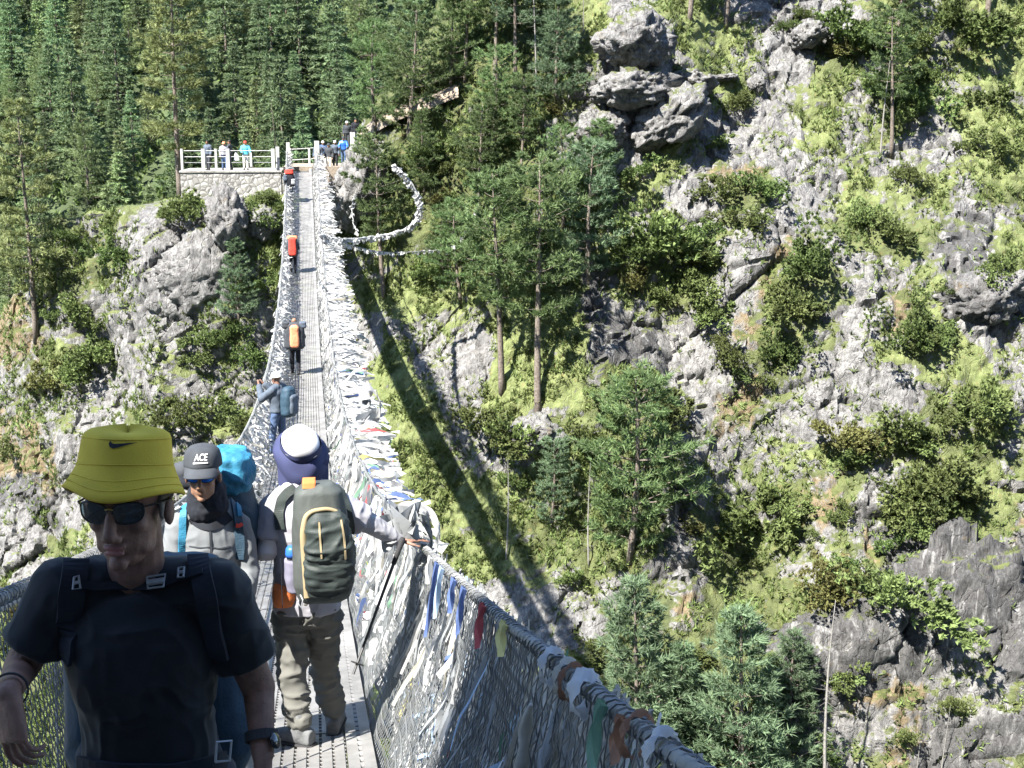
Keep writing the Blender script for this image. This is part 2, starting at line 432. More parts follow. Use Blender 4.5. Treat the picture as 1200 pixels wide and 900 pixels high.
M['forest_floor'] = mat('forest_floor', (.048, .065, .028), .95, .5, .12, .6, .6)
M['near_rock'] = mat('near_bank_rock', (.20, .19, .17), .95, .4, .6, .8, 2.5)
grid_sheet('ground', np.linspace(-700, 700, 150), np.concatenate([np.arange(84, 460, 3.0), np.linspace(465, 1600, 40)]), forest_z, M['forest_floor'], 'forested mountainside far behind the bridge')
def gorge_z(X, Y):
    P = np.stack([X, Y, 0 * X], 1)
    return np.interp(Y, [-1500, -60, -9, -1.2, 3, 14, 28, 40, 58, 70, 90, 130], [700, 112, 4, -1.62, -8, -34, -55, -56.5, -40, -38, -46, -49]) + 1.6 * fbm(P * .09, 4, 2) * np.clip(np.abs(Y + .5) / 12, 0, 1)  # slope behind the camera is raised to block sky light
grid_sheet('ground', np.linspace(-700, 700, 141), np.concatenate([np.linspace(-1500, -60, 30)[:-1], np.arange(-60, 131, 2.2)]), gorge_z, M['near_rock'], 'rocky river gorge under the bridge and the near bank, raised behind to block sky')
m, n, l, b = newmat('river_water'); b.inputs['Base Color'].default_value = (.18, .30, .30, 1); b.inputs['Roughness'].default_value = .15
wb = n.new('ShaderNodeTexNoise'); wb.inputs['Scale'].default_value = .8; bp = n.new('ShaderNodeBump'); bp.inputs['Strength'].default_value = .6; l.new(wb.outputs['Fac'], bp.inputs['Height']); l.new(bp.outputs[0], b.inputs['Normal'])
q = MB(); q.add([(-600, 24, -54.6), (600, 24, -54.6), (600, 44, -54.6), (-600, 44, -54.6)], [(0, 1, 2, 3)])
tag(q.build('water', m), 'river at the bottom of the gorge', 'river', kind='structure')
# unseen bluff added behind the camera to shade the first metres of the bridge
def bluff():
    xs = np.linspace(-30, -4.2, 60); zs = np.linspace(0, 1, 40)
    top = lambda x: 24.9 + 1.2 * np.sin(x * .9) - np.maximum(0, x + 8) * 2.2 - np.maximum(0, -26 - x) * 3
    V = []
    for t in np.concatenate([np.linspace(0, .06, 16), np.linspace(.08, 1, 44)]):
        for x in xs:
            V.append((x, -7.3 - 18 * t, -4 + (top(x) + 4) * np.interp(t, [0, .05, .6, 1], [0, 1, 1.02, 0])))
    V = np.array(V)
    V += .35 * fbm(V * .5, 4, 1)[:, None] * np.array([.5, .6, .5])
    idx = np.arange(60 * 60).reshape(60, 60)
    Fc = np.stack([idx[:-1, :-1], idx[:-1, 1:], idx[1:, 1:], idx[1:, :-1]], -1).reshape(-1, 4)
    tag(link('shade_hill', mkmesh('shade_hill', V, Fc, M['near_rock'], True)), 'unseen rock bluff added behind the camera to shade the near bridge end', 'shade_hill', kind='structure')
bluff()
# ------------------------------------------------------------------ plants
def blades(C, D, L, W, n, spread, rng):
    """needle or leaf faces: n thin triangles per clump at C (m,3), pointing around D with random spread"""
    m = len(C)
    c = np.repeat(C, n, 0); d = np.repeat(D, n, 0) + rng.normal(0, spread, (m * n, 3))
    d /= np.linalg.norm(d, axis=1)[:, None] + 1e-9
    Lr = np.repeat(np.broadcast_to(L, (m,)), n) * rng.uniform(.6, 1.2, m * n)
    s = np.cross(d, rng.normal(0, 1, (m * n, 3))); s /= np.linalg.norm(s, axis=1)[:, None] + 1e-9
    w = np.broadcast_to(W, (m,)).repeat(n) * rng.uniform(.7, 1.3, m * n)
    c = c + rng.normal(0, .12, (m * n, 3)) * Lr[:, None]
    V = np.stack([c - s * w[:, None], c + s * w[:, None], c + d * Lr[:, None]], 1).reshape(-1, 3)
    return V, np.arange(len(V)).reshape(-1, 3)
def twig_mesh(segs, k=3):                # segs: list of (p0, p1, r0, r1)
    V = []; F = []; 
    for a, b, r0, r1 in segs:
        x, y, d = frame_of(np.asarray(b) - np.asarray(a)); base = len(V)
        for p, r in ((a, r0), (b, r1)):
            for j in range(k):
                t = 2 * math.pi * j / k; V.append(np.asarray(p) + r * (math.cos(t) * x + math.sin(t) * y))
        F += [(base + j, base + (j + 1) % k, base + k + (j + 1) % k, base + k + j) for j in range(k)]
    return V, F
def trunk_segs(h, r, bend, rng, n=12):
    t = np.linspace(0, 1, n); ph = rng.uniform(0, 6.28)
    P = np.stack([bend * np.sin(t * 2.2 + ph) - bend * math.sin(ph), bend * np.cos(t * 1.9 + ph) - bend * math.cos(ph), t * h - .4], 1)
    return P, r * (1 - t) ** .8 + .015
PRO = {}
def make_tree(kind, seed):
    """returns (trunk mesh, crown mesh, height)"""
    rng = np.random.default_rng(seed); segs = []; C = []; D = []; L = []
    if kind == 'pine':
        h = 13.; tP, tR = trunk_segs(h, .19, .35, rng); z0 = rng.uniform(.38, .46); levels = 12; lmax = 3.3
    elif kind == 'pine_full':
        h = 11.; tP, tR = trunk_segs(h, .17, .2, rng); z0 = .10; levels = 17; lmax = 3.4
    elif kind == 'pine_tall':
        h = 20.; tP, tR = trunk_segs(h, .24, .25, rng); z0 = .22; levels = 17; lmax = 3.9
    elif kind == 'pine_broad':
        h = 10.; tP, tR = trunk_segs(h, .19, .5, rng); z0 = .14; levels = 13; lmax = 3.9
    elif kind == 'fir':
        h = 16.; tP, tR = trunk_segs(h, .2, .1, rng, 6); z0 = .06; levels = 21; lmax = 3.7
    elif kind == 'dead':
        h = 12.; tP, tR = trunk_segs(h, .10, .38, rng); z0 = .22; levels = 22; lmax = 1.7
    tk = MB(); tk.tube(tP, tR, 8 if kind != 'fir' else 5)
    zt = np.clip(np.linspace(z0, .985, levels) + rng.normal(0, .010, levels), z0, .985)
    for li, z in enumerate(zt):
        u = (z - z0) / (1 - z0)
        if kind == 'fir': ln = lmax * (1 - u) ** .85 + .15; nb = 8
        elif kind == 'pine_full': ln = lmax * (1 - u) ** .7 * rng.uniform(.7, 1.15) + .25; nb = 6
        elif kind == 'dead': ln = lmax * (1 - u) * rng.uniform(.2, 1); nb = int(rng.integers(1, 4))
        else: ln = lmax * (math.sin(min(1, u * 1.5 + .30) * math.pi / 2)) * (1 - u) ** .42 * rng.uniform(.6, 1.15) + .3; nb = rng.integers(3, 6)
        p0 = np.array([np.interp(z * h - .4, tP[:, 2], tP[:, 0]), np.interp(z * h - .4, tP[:, 2], tP[:, 1]), z * h - .4])
        a0 = rng.uniform(0, 6.28)
        for k in range(nb):
            a = a0 + 6.283 * k / nb + rng.normal(0, .25); l_ = ln * rng.uniform(.65, 1.1)
            out = np.array([math.cos(a), math.sin(a), 0])
            rise = {'fir': -.28, 'pine_broad': .10, 'pine_full': .12, 'pine': .08, 'pine_tall': .02, 'dead': -.1}[kind] + (.35 * u if kind != 'dead' else rng.normal(0, .3))
            t = np.linspace(0, 1, 5)
            B = p0 + out * (t * l_)[:, None] + np.array([0, 0, 1]) * ((rise * t + (.16 if kind != 'fir' else .10) * t * t * 1.4 - .10 * t) * l_)[:, None]
            br = max(.018, .030 * l_ / 2)
            for i in range(4): segs.append((B[i], B[i + 1], br * (1 - .22 * i), br * (1 - .22 * (i + 1))))
            if kind == 'dead':
                continue
            side = np.array([-out[1], out[0], 0])
            nt = int({'fir': 6, 'pine_broad': 24, 'pine_full': 17, 'pine': 20, 'pine_tall': 24}[kind] * (l_ / lmax) ** 1.1) + 3
            tt = rng.uniform(.22 if kind in ('fir', 'pine_full', 'pine_broad') else .35, 1.0, nt) ** .8
            wd = (.34 if kind != 'fir' else .22) * l_ * np.sin(np.clip(tt * 2.6, 0, 3.0) * .95) + .08
            lat = rng.uniform(-1, 1, nt) * wd
            base = np.stack([np.interp(tt, t, B[:, j]) for j in range(3)], 1) + side * lat[:, None] + np.array([0, 0, 1]) * (rng.normal(0, .05, nt) + .03)[:, None]
            dd = out * .75 + side * (lat / (wd + .1))[:, None] * .6 + np.array([0, 0, .55 if kind != 'fir' else -.05])
            C.append(base); D.append(dd); L.append(np.full(nt, {'fir': .66, 'pine_broad': .40, 'pine_full': .40, 'pine': .38, 'pine_tall': .52}[kind]))
    if kind == 'dead':
        V, F = twig_mesh(segs); tk.add(V, F); return tk, None, h
    C = np.concatenate(C); D = np.concatenate(D); L = np.concatenate(L)
    n, w, sp = {'fir': (7, .095, .48), 'pine_broad': (15, .036, .6), 'pine_full': (15, .036, .55), 'pine': (17, .038, .6), 'pine_tall': (14, .050, .6)}[kind]
    V, F = blades(C, D, L, w, n, sp, rng)
    tv, tf = twig_mesh(segs)
    tk.add(tv, tf)
    return tk, (V, F), h
def proto_tree(kind, seed, needle, bark='bark'):
    key = (kind, seed, needle)
    if key not in PRO:
        tk, cr, h = make_tree(kind, seed)
        tm = mkmesh('trunk', np.concatenate(tk.V), tk.F, M[bark], True)
        cm = mkmesh('crown', cr[0], cr[1], M[needle]) if cr else None
        PRO[key] = (tm, cm, h)
    return PRO[key]
def plant(name, kind, seed, needle, loc, height, label, cat, group=None, rz=None, bark='bark', lean=(0, 0), single=False):
    tm, cm, h = proto_tree(kind, seed, needle, bark); s = height / h
    rz = random.uniform(0, 6.28) if rz is None else rz
    if cm is None:
        o = link(name, tm, None, loc); o.rotation_euler = (lean[0], lean[1], rz); o.scale = (s, s, s); tag(o, label, cat, group); return o
    o = empty(name, loc, rz); o.rotation_euler = (lean[0], lean[1], rz); o.scale = (s, s, s); tag(o, label, cat, group)
    for nm, me in (('trunk', tm), ('crown', cm)):
        c = bpy.data.objects.new(nm, me); COL.objects.link(c); c.parent = o
    return o

# ---- far forest
frng = np.random.default_rng(5)
cand = []
for gy in np.arange(148, 420, 6.0):
    for gx in np.arange(-75, 85, 6.2):
        X = gx + frng.uniform(-3, 3); Y = gy + frng.uniform(-3, 3)
        cand.append((X, Y))
cand = np.array(cand); cz = forest_z(cand[:, 0], cand[:, 1])
cp = np.stack([cand[:, 0], cand[:, 1], cz], 1)
px_, py_ = pix(cp); pxt, pyt = pix(cp + np.array([0, 0, 17]))
ok = (px_ > -50) & (px_ < 640) & (pyt < 300) & (py_ > -50)
# seen above the near bank's crest
sel = cp[ok]; sel = sel[np.argsort(sel[:, 1])]
print('forest trees', len(sel))
far_stuff = []
for i, p in enumerate(sel):
    hgt = frng.uniform(9.5, 18) * (1.15 if frng.random() < .2 else 1); k = int(frng.integers(0, 4))
    light = frng.random() < .42
    if i < 285:
        if light and k > 1: kd, sd_, hgt = 'pine_full', (6, 14)[k - 2], hgt * .72
        else: kd, sd_ = 'fir', 100 + k
        plant('conifer', kd, sd_, 'fir_light' if light else 'fir', p, hgt,
              'pale green conifer in the dense forest on the slope behind the viewing platform' if light else 'dark green conifer in the dense forest on the slope behind the viewing platform',
              'conifer', 'light conifers of the far forest' if light else 'dark conifers of the far forest')
    else: far_stuff.append((p, hgt, k))
if far_stuff:
    VV = []; FF = []; n0 = 0
    for p, hgt, k in far_stuff:
        tm, cm, h = proto_tree('fir', 100 + k, 'fir')
        co = np.zeros(len(cm.vertices) * 3, np.float32); cm.vertices.foreach_get('co', co); co = co.reshape(-1, 3, 3)
        a = frng.uniform(0, 6.28); R_ = np.array([[math.cos(a), -math.sin(a), 0], [math.sin(a), math.cos(a), 0], [0, 0, 1]])
        co = (co[::2].reshape(-1, 3) @ R_.T) * np.array([hgt / h] * 3) + p
        VV.append(co); FF.append(np.arange(len(co)).reshape(-1, 3) + n0); n0 += len(co)
    tag(link('forest', mkmesh('forest', np.concatenate(VV), np.concatenate(FF), M['fir'])), 'dark conifer forest high on the far slope', 'forest', kind='stuff')
# broadleaf undergrowth between the far trunks
uc = np.stack([frng.uniform(-75, 60, 26000), frng.uniform(140, 420, 26000), np.zeros(26000)], 1); uc[:, 2] = forest_z(uc[:, 0], uc[:, 1]) + frng.uniform(0, 2.2, 26000)
V, F = blades(uc, np.tile([0, -.3, .8], (26000, 1)), .9, .22, 7, .8, frng)
tag(link('undergrowth', mkmesh('undergrowth', V, F, M['shrub_dark'])), 'low green undergrowth between the far forest trees', 'undergrowth', kind='stuff')

# ---- pines on the near face; (base px, base py, top py, kind, needle, label)
PINES = [
 (588, 458, 205, 'pine', 'pine', 1, 'slender bare-stemmed pine beside the leaning one, left of the pair on the sunlit gully slope'),
 (630, 482, 190, 'pine', 'pine', 2, 'tall pine with a bare grey stem leaning right, right of the pair in the gully'),
 (450, 348, 165, 'pine', 'pine', 3, 'pine with layered crown behind the loop of white prayer flags'),
 (738, 650, 432, 'pine_broad', 'pine', 4, 'broad blue-green pine standing over the dark gully in the middle of the slope'),
 (560, 268, 122, 'pine', 'pine', 5, 'pine rising under the pale path right of the bridge end'),
 (497, 225, 132, 'pine_full', 'pine', 6, 'bushy pine just left of the pale path end'),
 (660, 262, 150, 'pine_broad', 'pine', 7, 'full-crowned pine below the standing dead tree'),
 (690, 330, 170, 'pine_broad', 'pine_blue', 8, 'wide pine against the grey boulders above the dark gully'),
 (610, 205, 92, 'pine', 'pine', 9, 'pine filling the gap left of the standing dead tree'),
 (478, 160, 15, 'pine_broad', 'pine', 10, 'rounded pine on the ridge above the bridge end'),
 (545, 95, -70, 'pine', 'pine', 11, 'dark-stemmed pine on the ridge top, left of the three at the top edge'),
 (580, 105, -70, 'pine', 'pine', 12, 'dark-stemmed pine on the ridge top, middle one of the three at the top edge'),
 (603, 112, -75, 'pine', 'pine_blue', 13, 'dark-stemmed pine on the ridge top, right of the three at the top edge'),
 (528, 98, -20, 'pine_full', 'pine', 14, 'pine just above the pale end of the path'),
 (440, 150, 30, 'pine_broad', 'pine', 15, 'blue-green pine behind the people at the right of the bridge end'),
 (745, 935, 668, 'pine_full', 'pine_blue', 16, 'conifer with a pointed crown at the bottom beside the net rail'),
 (868, 985, 700, 'pine_full', 'pine_blue', 17, 'largest blue-green conifer at the bottom of the slope'),
 (795, 930, 745, 'pine_full', 'pine_blue', 18, 'smaller conifer between the two large ones at the bottom'),
 (925, 900, 730, 'pine_full', 'pine_blue', 38, 'young conifer in front of the cliff, right of the largest one at the bottom'),
 (280, 372, 278, 'pine_full', 'pine_blue', 19, 'small dense conifer on the rock just left of the bridge'),
 (42, 395, 130, 'pine_tall', 'pine_light', 20, 'tall layered pine on the rocky shoulder at the left edge'),
 (5, 330, 170, 'pine_full', 'pine', 21, 'pine cut by the left edge of the photo'),
 (700, 250, 140, 'pine_full', 'pine', 22, 'short pine in front of the overhanging boulders'),
 (650, 120, -20, 'pine_full', 'pine_blue', 23, 'pine on the ridge right of the standing dead tree'),
 (1045, 178, 15, 'pine', 'pine', 24, 'thin pine on the bright rock in the upper right'),
 (1050, 45, -60, 'pine_broad', 'pine', 25, 'small pine at the top edge casting a shade on the grass'),
 (850, 30, -190, 'pine', 'pine', 26, 'pine whose grey stem shows at the top edge above the slab boulders'),
 (1155, 30, -190, 'pine', 'pine', 27, 'pine whose grey stem shows at the top edge near the right corner'),
 (808, 22, -180, 'pine', 'pine_blue', 28, 'pine whose stem base shows at the top edge, left of the slabs'),
 (645, 615, 510, 'pine_broad', 'pine_blue', 29, 'low pine left of the broad one in the middle of the slope'),
 (425, 240, 150, 'pine_full', 'pine', 30, 'small pine against the smooth rock at the bridge end'),
 (540, 350, 235, 'pine_broad', 'pine', 31, 'shaded pine right of the loop of white prayer flags'),
 (520, 320, 250, 'pine_broad', 'pine', 32, 'low spreading pine under the hanging flag string'),
 (800, 600, 520, 'pine_broad', 'pine', 33, 'small pine at the right of the broad one over the dark gully'),
 (575, 180, 60, 'pine_broad', 'pine', 34, 'bushy pine on the ridge right of the path end'),
 (420, 110, 20, 'pine_full', 'pine', 35, 'pine on the skyline directly above the waiting walkers'),
 (900, 850, 760, 'pine_full', 'pine', 36, 'low conifer at the foot of the grey cliff'),
 (560, 640, 545, 'shrubby', 'pine', 37, ''),
]
for bx, by, ty, kind, ned, sd, lab in PINES:
    if kind == 'shrubby': continue
    p, nr = hit(bx, max(by, 2) if by < 900 else by)
    if p is None: print('miss', bx, by); continue
    # height from the photo at that distance
    d = p @ FW; h = (by - ty) * d / FPX / math.cos(TH) * 1.02
    nm = 'pine_tree'
    plant(nm, kind, sd, ned, p - np.array([0, 0, .1]), h, lab, 'pine tree', 'pines on the mountainside', rz=sd * 1.3, lean=(0, .05 if sd == 2 else 0))
# tall pine behind the platform
b0 = at(211, 232, 90.0); d = b0 @ FW
plant('pine_tree', 'pine_tall', 50, 'pine_light', b0, (232 + 40) * d / FPX * 1.03, 'tall sparse pine rising behind the left end of the stone viewing platform', 'pine tree', 'pines on the mountainside', rz=1.0)
for bx, by, ty, sd, lab in ((628, 118, -30, 1, 'standing dead tree with bare side twigs on the upper slope'), (690, 662, 540, 2, 'dead grey snag left of the broad pine'),
    (593, 655, 525, 3, 'thin dead stem on the sunlit slope left of the snag'), (967, 902, 672, 4, 'tall bare dead trunk in front of the grey cliff'),
    (1103, 905, 820, 5, 'short dead stem at the bottom edge, right of the pair'), (1074, 905, 850, 6, 'short dead stem at the bottom edge, left of the pair'),
    (1032, 182, 60, 7, 'thin dead stem beside the pine on the bright rock'), (958, 215, 165, 8, 'broken grey stump on the bright rock face'),
    (720, 800, 715, 9, 'pale dead stem between the bottom conifers and the net'), (683, 40, -20, 10, 'thin dead stem at the top edge')):
    p, nr = hit(bx, min(by, 899) if by < 899 else by)
    if p is None: continue
    if sd == 4: p = at(bx, 925, p[1] - 2.6)
    d = p @ FW; plant('dead_tree', 'dead', 300 + sd, 'x', p, (by - ty) * d / FPX * 1.03, lab, 'dead tree', 'dead trees', bark='deadwood')
p = at(324, 190, 93.); plant('dead_tree', 'dead', 320, 'x', p, 4.6, 'small dead tree behind the platform railing', 'dead tree', 'dead trees', bark='bark')

# ---- shrubs
def shrub_mesh(seed, mt, leaf=.13, n=420, flat=.75):
    rng = np.random.default_rng(seed)
    nc = 15; cc = rng.normal(0, .46, (nc, 3)); cc[:, 2] = np.abs(cc[:, 2]) * flat + .18; rr = rng.uniform(.13, .44, nc)
    k = rng.integers(0, nc, n); d = rng.normal(0, 1, (n, 3)); d /= np.linalg.norm(d, axis=1)[:, None]
    C = cc[k] + d * (rr[k] * rng.uniform(.55, 1.05, n))[:, None]; C = C[C[:, 2] > -.15]; d = d[:len(C)]
    D = C - np.array([0, 0, .1]); D /= np.linalg.norm(D, axis=1)[:, None]
    V, F = blades(C, D + np.array([0, 0, .25]), leaf, leaf * .30, 9, .75, rng)
    st = [((0, 0, -.3), c, .02, .008) for c in cc]
    return mkmesh('foliage', V, F, M[mt]), st
SH = []
for mt_ in ('shrub', 'shrub_dark', 'shrub_ochre'):
    SH.append([shrub_mesh(400 + j + len(SH) * 10, mt_, (.13, .09, .12, .11)[j], (420, 640, 480, 520)[j])[0] for j in range(4)])
NEEDLY = shrub_mesh(470, 'pine_blue', .17, 300, 1.0)[0]
def shrub(px, py, r, kind, label, flat=1.0, group=None, cat='shrub', me=None):
    p, nr = hit(px, py)
    if p is None: return
    me = me or SH[kind][random.randrange(4)]
    o = link({0: 'shrub', 1: 'shrub', 2: 'shrub'}[kind], me, None, p + nr * r * .25)
    s = r / .85; o.scale = (s, s, s * flat); o.rotation_euler = (-.35, 0, random.uniform(0, 6.28)); tag(o, label, cat, group)
BIG = [ # px, py, radius m, kind, label
 (948, 330, 1.9, 1, 'large dark green bush on the bright rock face right of centre'), (925, 375, 1.5, 0, 'green bush just under the large dark one'), (1070, 405, 1.6, 1, 'round dark bush beside the white stick-like branch'),
 (915, 430, 1.3, 1, 'blue-green bush at the bottom of the middle shrub patch'), (865, 435, 1.2, 0, 'small bush left of the middle shrub patch'), (1100, 590, 2.3, 0, 'big overhanging bush above the dark wet cliff'),
 (1068, 610, 1.5, 1, 'dark bush tucked left of the big overhanging one'), (890, 640, 2.2, 0, 'wide green bush above the bottom conifers'), (985, 540, 1.5, 2, 'brownish bush above the ochre rock'),
 (1060, 530, 1.5, 0, 'bush at the right of the brownish one'), (1145, 490, 1.7, 0, 'bush on the right-hand grass ledge'), (1035, 725, 2.4, 0, 'cascading shrub on top of the grey cliff'), (960, 700, 1.7, 2, 'yellowish bush at the cliff top by the tall bare trunk'),
 (770, 310, 2.2, 0, 'broad bush on the rim of the dark gully'), (800, 345, 1.6, 0, 'bush right of the broad one on the gully rim'), (735, 310, 1.3, 1, 'dark bush at the left rim of the gully'),
 (985, 60, 1.9, 1, 'dark bush under the slab boulder in the upper right'), (1130, 50, 2.0, 1, 'brown-green bush near the top right corner'), (1060, 130, 1.7, 1, 'dark bush beside the thin pine at upper right'),
 (560, 520, 1.8, 0, 'feathery bush at the foot of the twin pines'), (620, 540, 1.7, 0, 'bush on the small dark rock below the twin pines'), 
 (205, 264, 1.15, 0, 'thick shrub on the rock under the stone platform'), (228, 256, .9, 0, 'shrub against the big boulder under the platform'), (120, 425, 1.5, 0, 'shrub on the ledge at the left, over pale rock'),
 (100, 390, 1.2, 0, 'shrub in the shade of the left layered pine'), (240, 405, 1.0, 0, 'small shrub under the dense conifer left of the bridge'), (285, 430, 1.3, 1, 'dark shrub close to the left net of the bridge'),
 (305, 265, 1.0, 1, 'dark shrub beside the far left net'), (215, 500, 1.2, 0, 'shrub above the yellow hat'), (255, 490, 1.3, 0, 'shrub above the dark cap'), (60, 455, 1.2, 2, 'brownish shrub on the left rock'),
 (1020, 270, 1.3, 0, 'bush on the right rock by the grey slab'), (1170, 330, 1.3, 0, 'yellow-green bush at the right edge over dark rock'), (850, 235, 1.1, 0, 'small bush in the bright rock left of the middle'), (1050, 290, 1.2, 0, 'bush beside the dark slab cliff'),
]
for q_ in BIG: shrub(*q_, group='shrubs on the rock face')
# the smaller ones nobody could tell apart
cnt = 0; tries = 0
while cnt < 230 and tries < 6000:
    tries += 1
    px0, py0 = random.uniform(0, 1200), random.uniform(0, 899)
    if px0 < 560 and py0 < 215 and px0 < 400: continue
    p, nr = hit(px0, py0)
    if p is None or p[1] > 100: continue
    gk = ground_kind(p[None])[0]
    if random.random() > gk[4] * 1.1 or (360 < px0 < 640 and 240 < py0 < 740 and abs(px0 - np.interp(py0, [240, 480, 740], [400, 505, 620])) < 55): continue
    kind = 0 if random.random() > .25 else (2 if random.random() < .35 + gk[3] * .4 else 1)
    r = random.uniform(.45, 1.15)
    shrub(px0, py0, r, kind, ['low yellow-green shrub among others on the mountainside', 'low dark green shrub among others on the mountainside', 'low ochre shrub among others on the mountainside'][kind],
          flat=random.uniform(.6, 1), group=['small yellow-green shrubs', 'small dark shrubs', 'small ochre shrubs'][kind])
    cnt += 1
# grass and ground cover on the ledges: one mass
q4 = TF[RNG.integers(0, len(TF), 260000)]
c4 = TP[q4].mean(1)
px1, py1 = pix(c4); gk = ground_kind(c4)
keep = (px1 > -60) & (px1 < 1260) & (py1 > -60) & (py1 < 960) & (RNG.random(len(c4)) < gk[:, 0] ** 1.4 * .7) & (fbm(c4 * .9, 4, 77) > -.15)
c4 = c4[keep]; g4 = gk[keep]
D4 = np.tile([0, -.25, .9], (len(c4), 1))
bright = RNG.random(len(c4)) < .25 + .6 * g4[:, 1]
for msk, mt_, L4, nm, lb in ((bright, 'grass', .30, 'grass', 'bright grass on the ledges of the mountainside'), (~bright, 'shrub', .36, 'undergrowth', 'low leafy ground cover on the mountainside'),):
    V, F = blades(c4[msk], D4[msk], L4, .045, 6, .6, RNG)
    tag(link(nm, mkmesh(nm, V, F, M[mt_])), lb, 'ground cover', kind='stuff')
print('grass clumps', len(c4))

# ---- boulders
def boulder(px, py, sx, sy, sz, label, seed, rot=0, out=.2, moss=.2, tilt=0, dark=.12):
    p, nr = hit(px, py)
    if p is None: return
    bm = bmesh.new(); bmesh.ops.create_icosphere(bm, subdivisions=5, radius=1)
    V = np.array([v.co[:] for v in bm.verts]); bm.free()
    bm = bmesh.new(); bmesh.ops.create_icosphere(bm, subdivisions=5, radius=1); F = np.array([[v.index for v in f.verts] for f in bm.faces]); bm.free()
    f, e = facets(V * 1.15 + seed, seed, .8); f2, e2 = facets(V * 3.1 + seed, seed + 9, .8)
    f3, e3 = facets(V * 6.5 + seed, seed + 19, .9); V = V * (1 + .28 * f + .12 * f2 + .09 * f3 - .05 * np.exp(-(e2 / .06) ** 2) + .06 * fbm(V * 3, 3, seed))[:, None]
    V = V * np.array([sx, sy, sz]) / 2
    c, s = math.cos(rot), math.sin(rot); V = np.stack([V[:, 0] * c - V[:, 2] * s, V[:, 1], V[:, 0] * s + V[:, 2] * c], 1)
    me = mkmesh('boulder', V, F, None, False)
    for nm, v in (('veg', np.clip(V[:, 2] / sz * 1.2, 0, .5) * moss * 3), ('bright', np.full(len(V), .4)), ('dark', np.full(len(V), dark * .8)), ('ochre', np.full(len(V), .32))):
        a = me.attributes.new(nm, 'FLOAT', 'POINT'); a.data.foreach_set('value', v.astype(np.float32))
    me.materials.append(terrain.data.materials[0])
    tag(link('boulder', me, None, p + np.array([0, -out, 0])), label, 'boulder', 'boulders on the mountainside')
boulder(738, 50, 4.1, 3.2, 3.0, 'rounded lichen-brown boulder overhanging a dark hollow, topmost of the pile', 3, 0, .8)
boulder(738, 104, 4.6, 3, 2.2, 'mossy boulder with a dark cave under it, below the topmost one', 5, .1, .6)
boulder(778, 140, 4.6, 3, 3.0, 'leaning oval boulder at the right of the cave', 8, .6, .6)
boulder(705, 152, 2.8, 2.4, 2.4, 'broken grey boulder left under the cave', 12, .2, .6)
boulder(807, 98, 2.6, 2, 1.8, 'small dark-edged boulder right of the overhanging pile', 14, 0, .3)
boulder(940, 42, 2.2, 2, 1.6, 'pale wedge-shaped slab perched over a dark crack', 17, .5, .7, 0)
boulder(848, 91, 1.6, 1.2, .45, 'thin flat slab lying on the bright grass', 20, .05, .3, 0)
boulder(885, 99, 1.0, .9, 1.1, 'small rounded grey stone on the bright grass', 22, .2, .3, 0)
boulder(266, 257, 2.4, 2.4, 3.6, 'big upright grey boulder directly under the stone platform', 25, .18, .5, .05)
boulder(308, 262, 1.8, 1.6, 2.0, 'smaller grey boulder beside the far left net', 27, 0, .3)
boulder(424, 216, 3.2, 3.2, 4.2, 'smooth pale rock at the right of the bridge end', 29, -.35, .6, .05)
boulder(1150, 350, 4.5, 3, 3.0, 'dark grey slab rock near the right edge', 31, .2, .3, 0, dark=.7)
boulder(625, 508, 3.2, 2.6, 1.8, 'dark rounded rock below the twin pines', 33, 0, .3, .1)
boulder(1130, 730, 7.0, 3.0, 8.4, 'big dark wet cliff block with white streaks at the right', 37, 0, -1.0, .12, dark=1.1)
boulder(1010, 790, 8.0, 3.5, 6.0, 'broad dark rock block behind the tall bare trunk', 41, 0, -1.3, .12, dark=.95)
boulder(232, 322, 5.0, 1.3, 4.2, 'bare grey rock face with a diagonal crack under the platform', 43, .5, -.2, .1)
# ------------------------------------------------------------------ platform, posts, path
PZ = -1.78
def masonry(): 
    m, n, l, b = newmat('masonry')
    tc = n.new('ShaderNodeTexCoord'); br = n.new('ShaderNodeTexVoronoi'); br.feature = 'DISTANCE_TO_EDGE'; br.inputs['Scale'].default_value = 3.2
    vc = n.new('ShaderNodeTexVoronoi'); vc.inputs['Scale'].default_value = 3.2
    for t in (br, vc): l.new(tc.outputs['Object'], t.inputs['Vector'])
    r = ramp(n, [(0, (.20, .195, .185)), (.5, (.32, .31, .29)), (1, (.43, .42, .39))]); l.new(vc.outputs['Color'], r.inputs[0])
    r2 = ramp(n, [(0, (.35, .35, .35)), (.07, (1, 1, 1))]); l.new(br.outputs['Distance'], r2.inputs[0])
    mm = n.new('ShaderNodeMixRGB'); mm.blend_type = 'MULTIPLY'; mm.inputs[0].default_value = 1; l.new(r.outputs[0], mm.inputs[1]); l.new(r2.outputs[0], mm.inputs[2]); l.new(mm.outputs[0], b.inputs['Base Color'])
    bp = n.new('ShaderNodeBump'); bp.inputs['Distance'].default_value = .08; l.new(br.outputs['Distance'], bp.inputs['Height']); l.new(bp.outputs[0], b.inputs['Normal']); b.inputs['Roughness'].default_value = .95
    return m
M['masonry'] = masonry()
YP = 76.2
xl = at(211, 200, YP)[0]; xr = at(329, 200, YP)[0]
q = MB()
def stonebox(q, x0, x1, y0, y1, z0, z1): q.box(((x0 + x1) / 2, (y0 + y1) / 2, (z0 + z1) / 2), (x1 - x0, y1 - y0, z1 - z0))
pf = empty('viewing_platform', (xl, YP, PZ)); tag(pf, 'stone masonry viewing platform at the left of the far bridge end', 'platform')
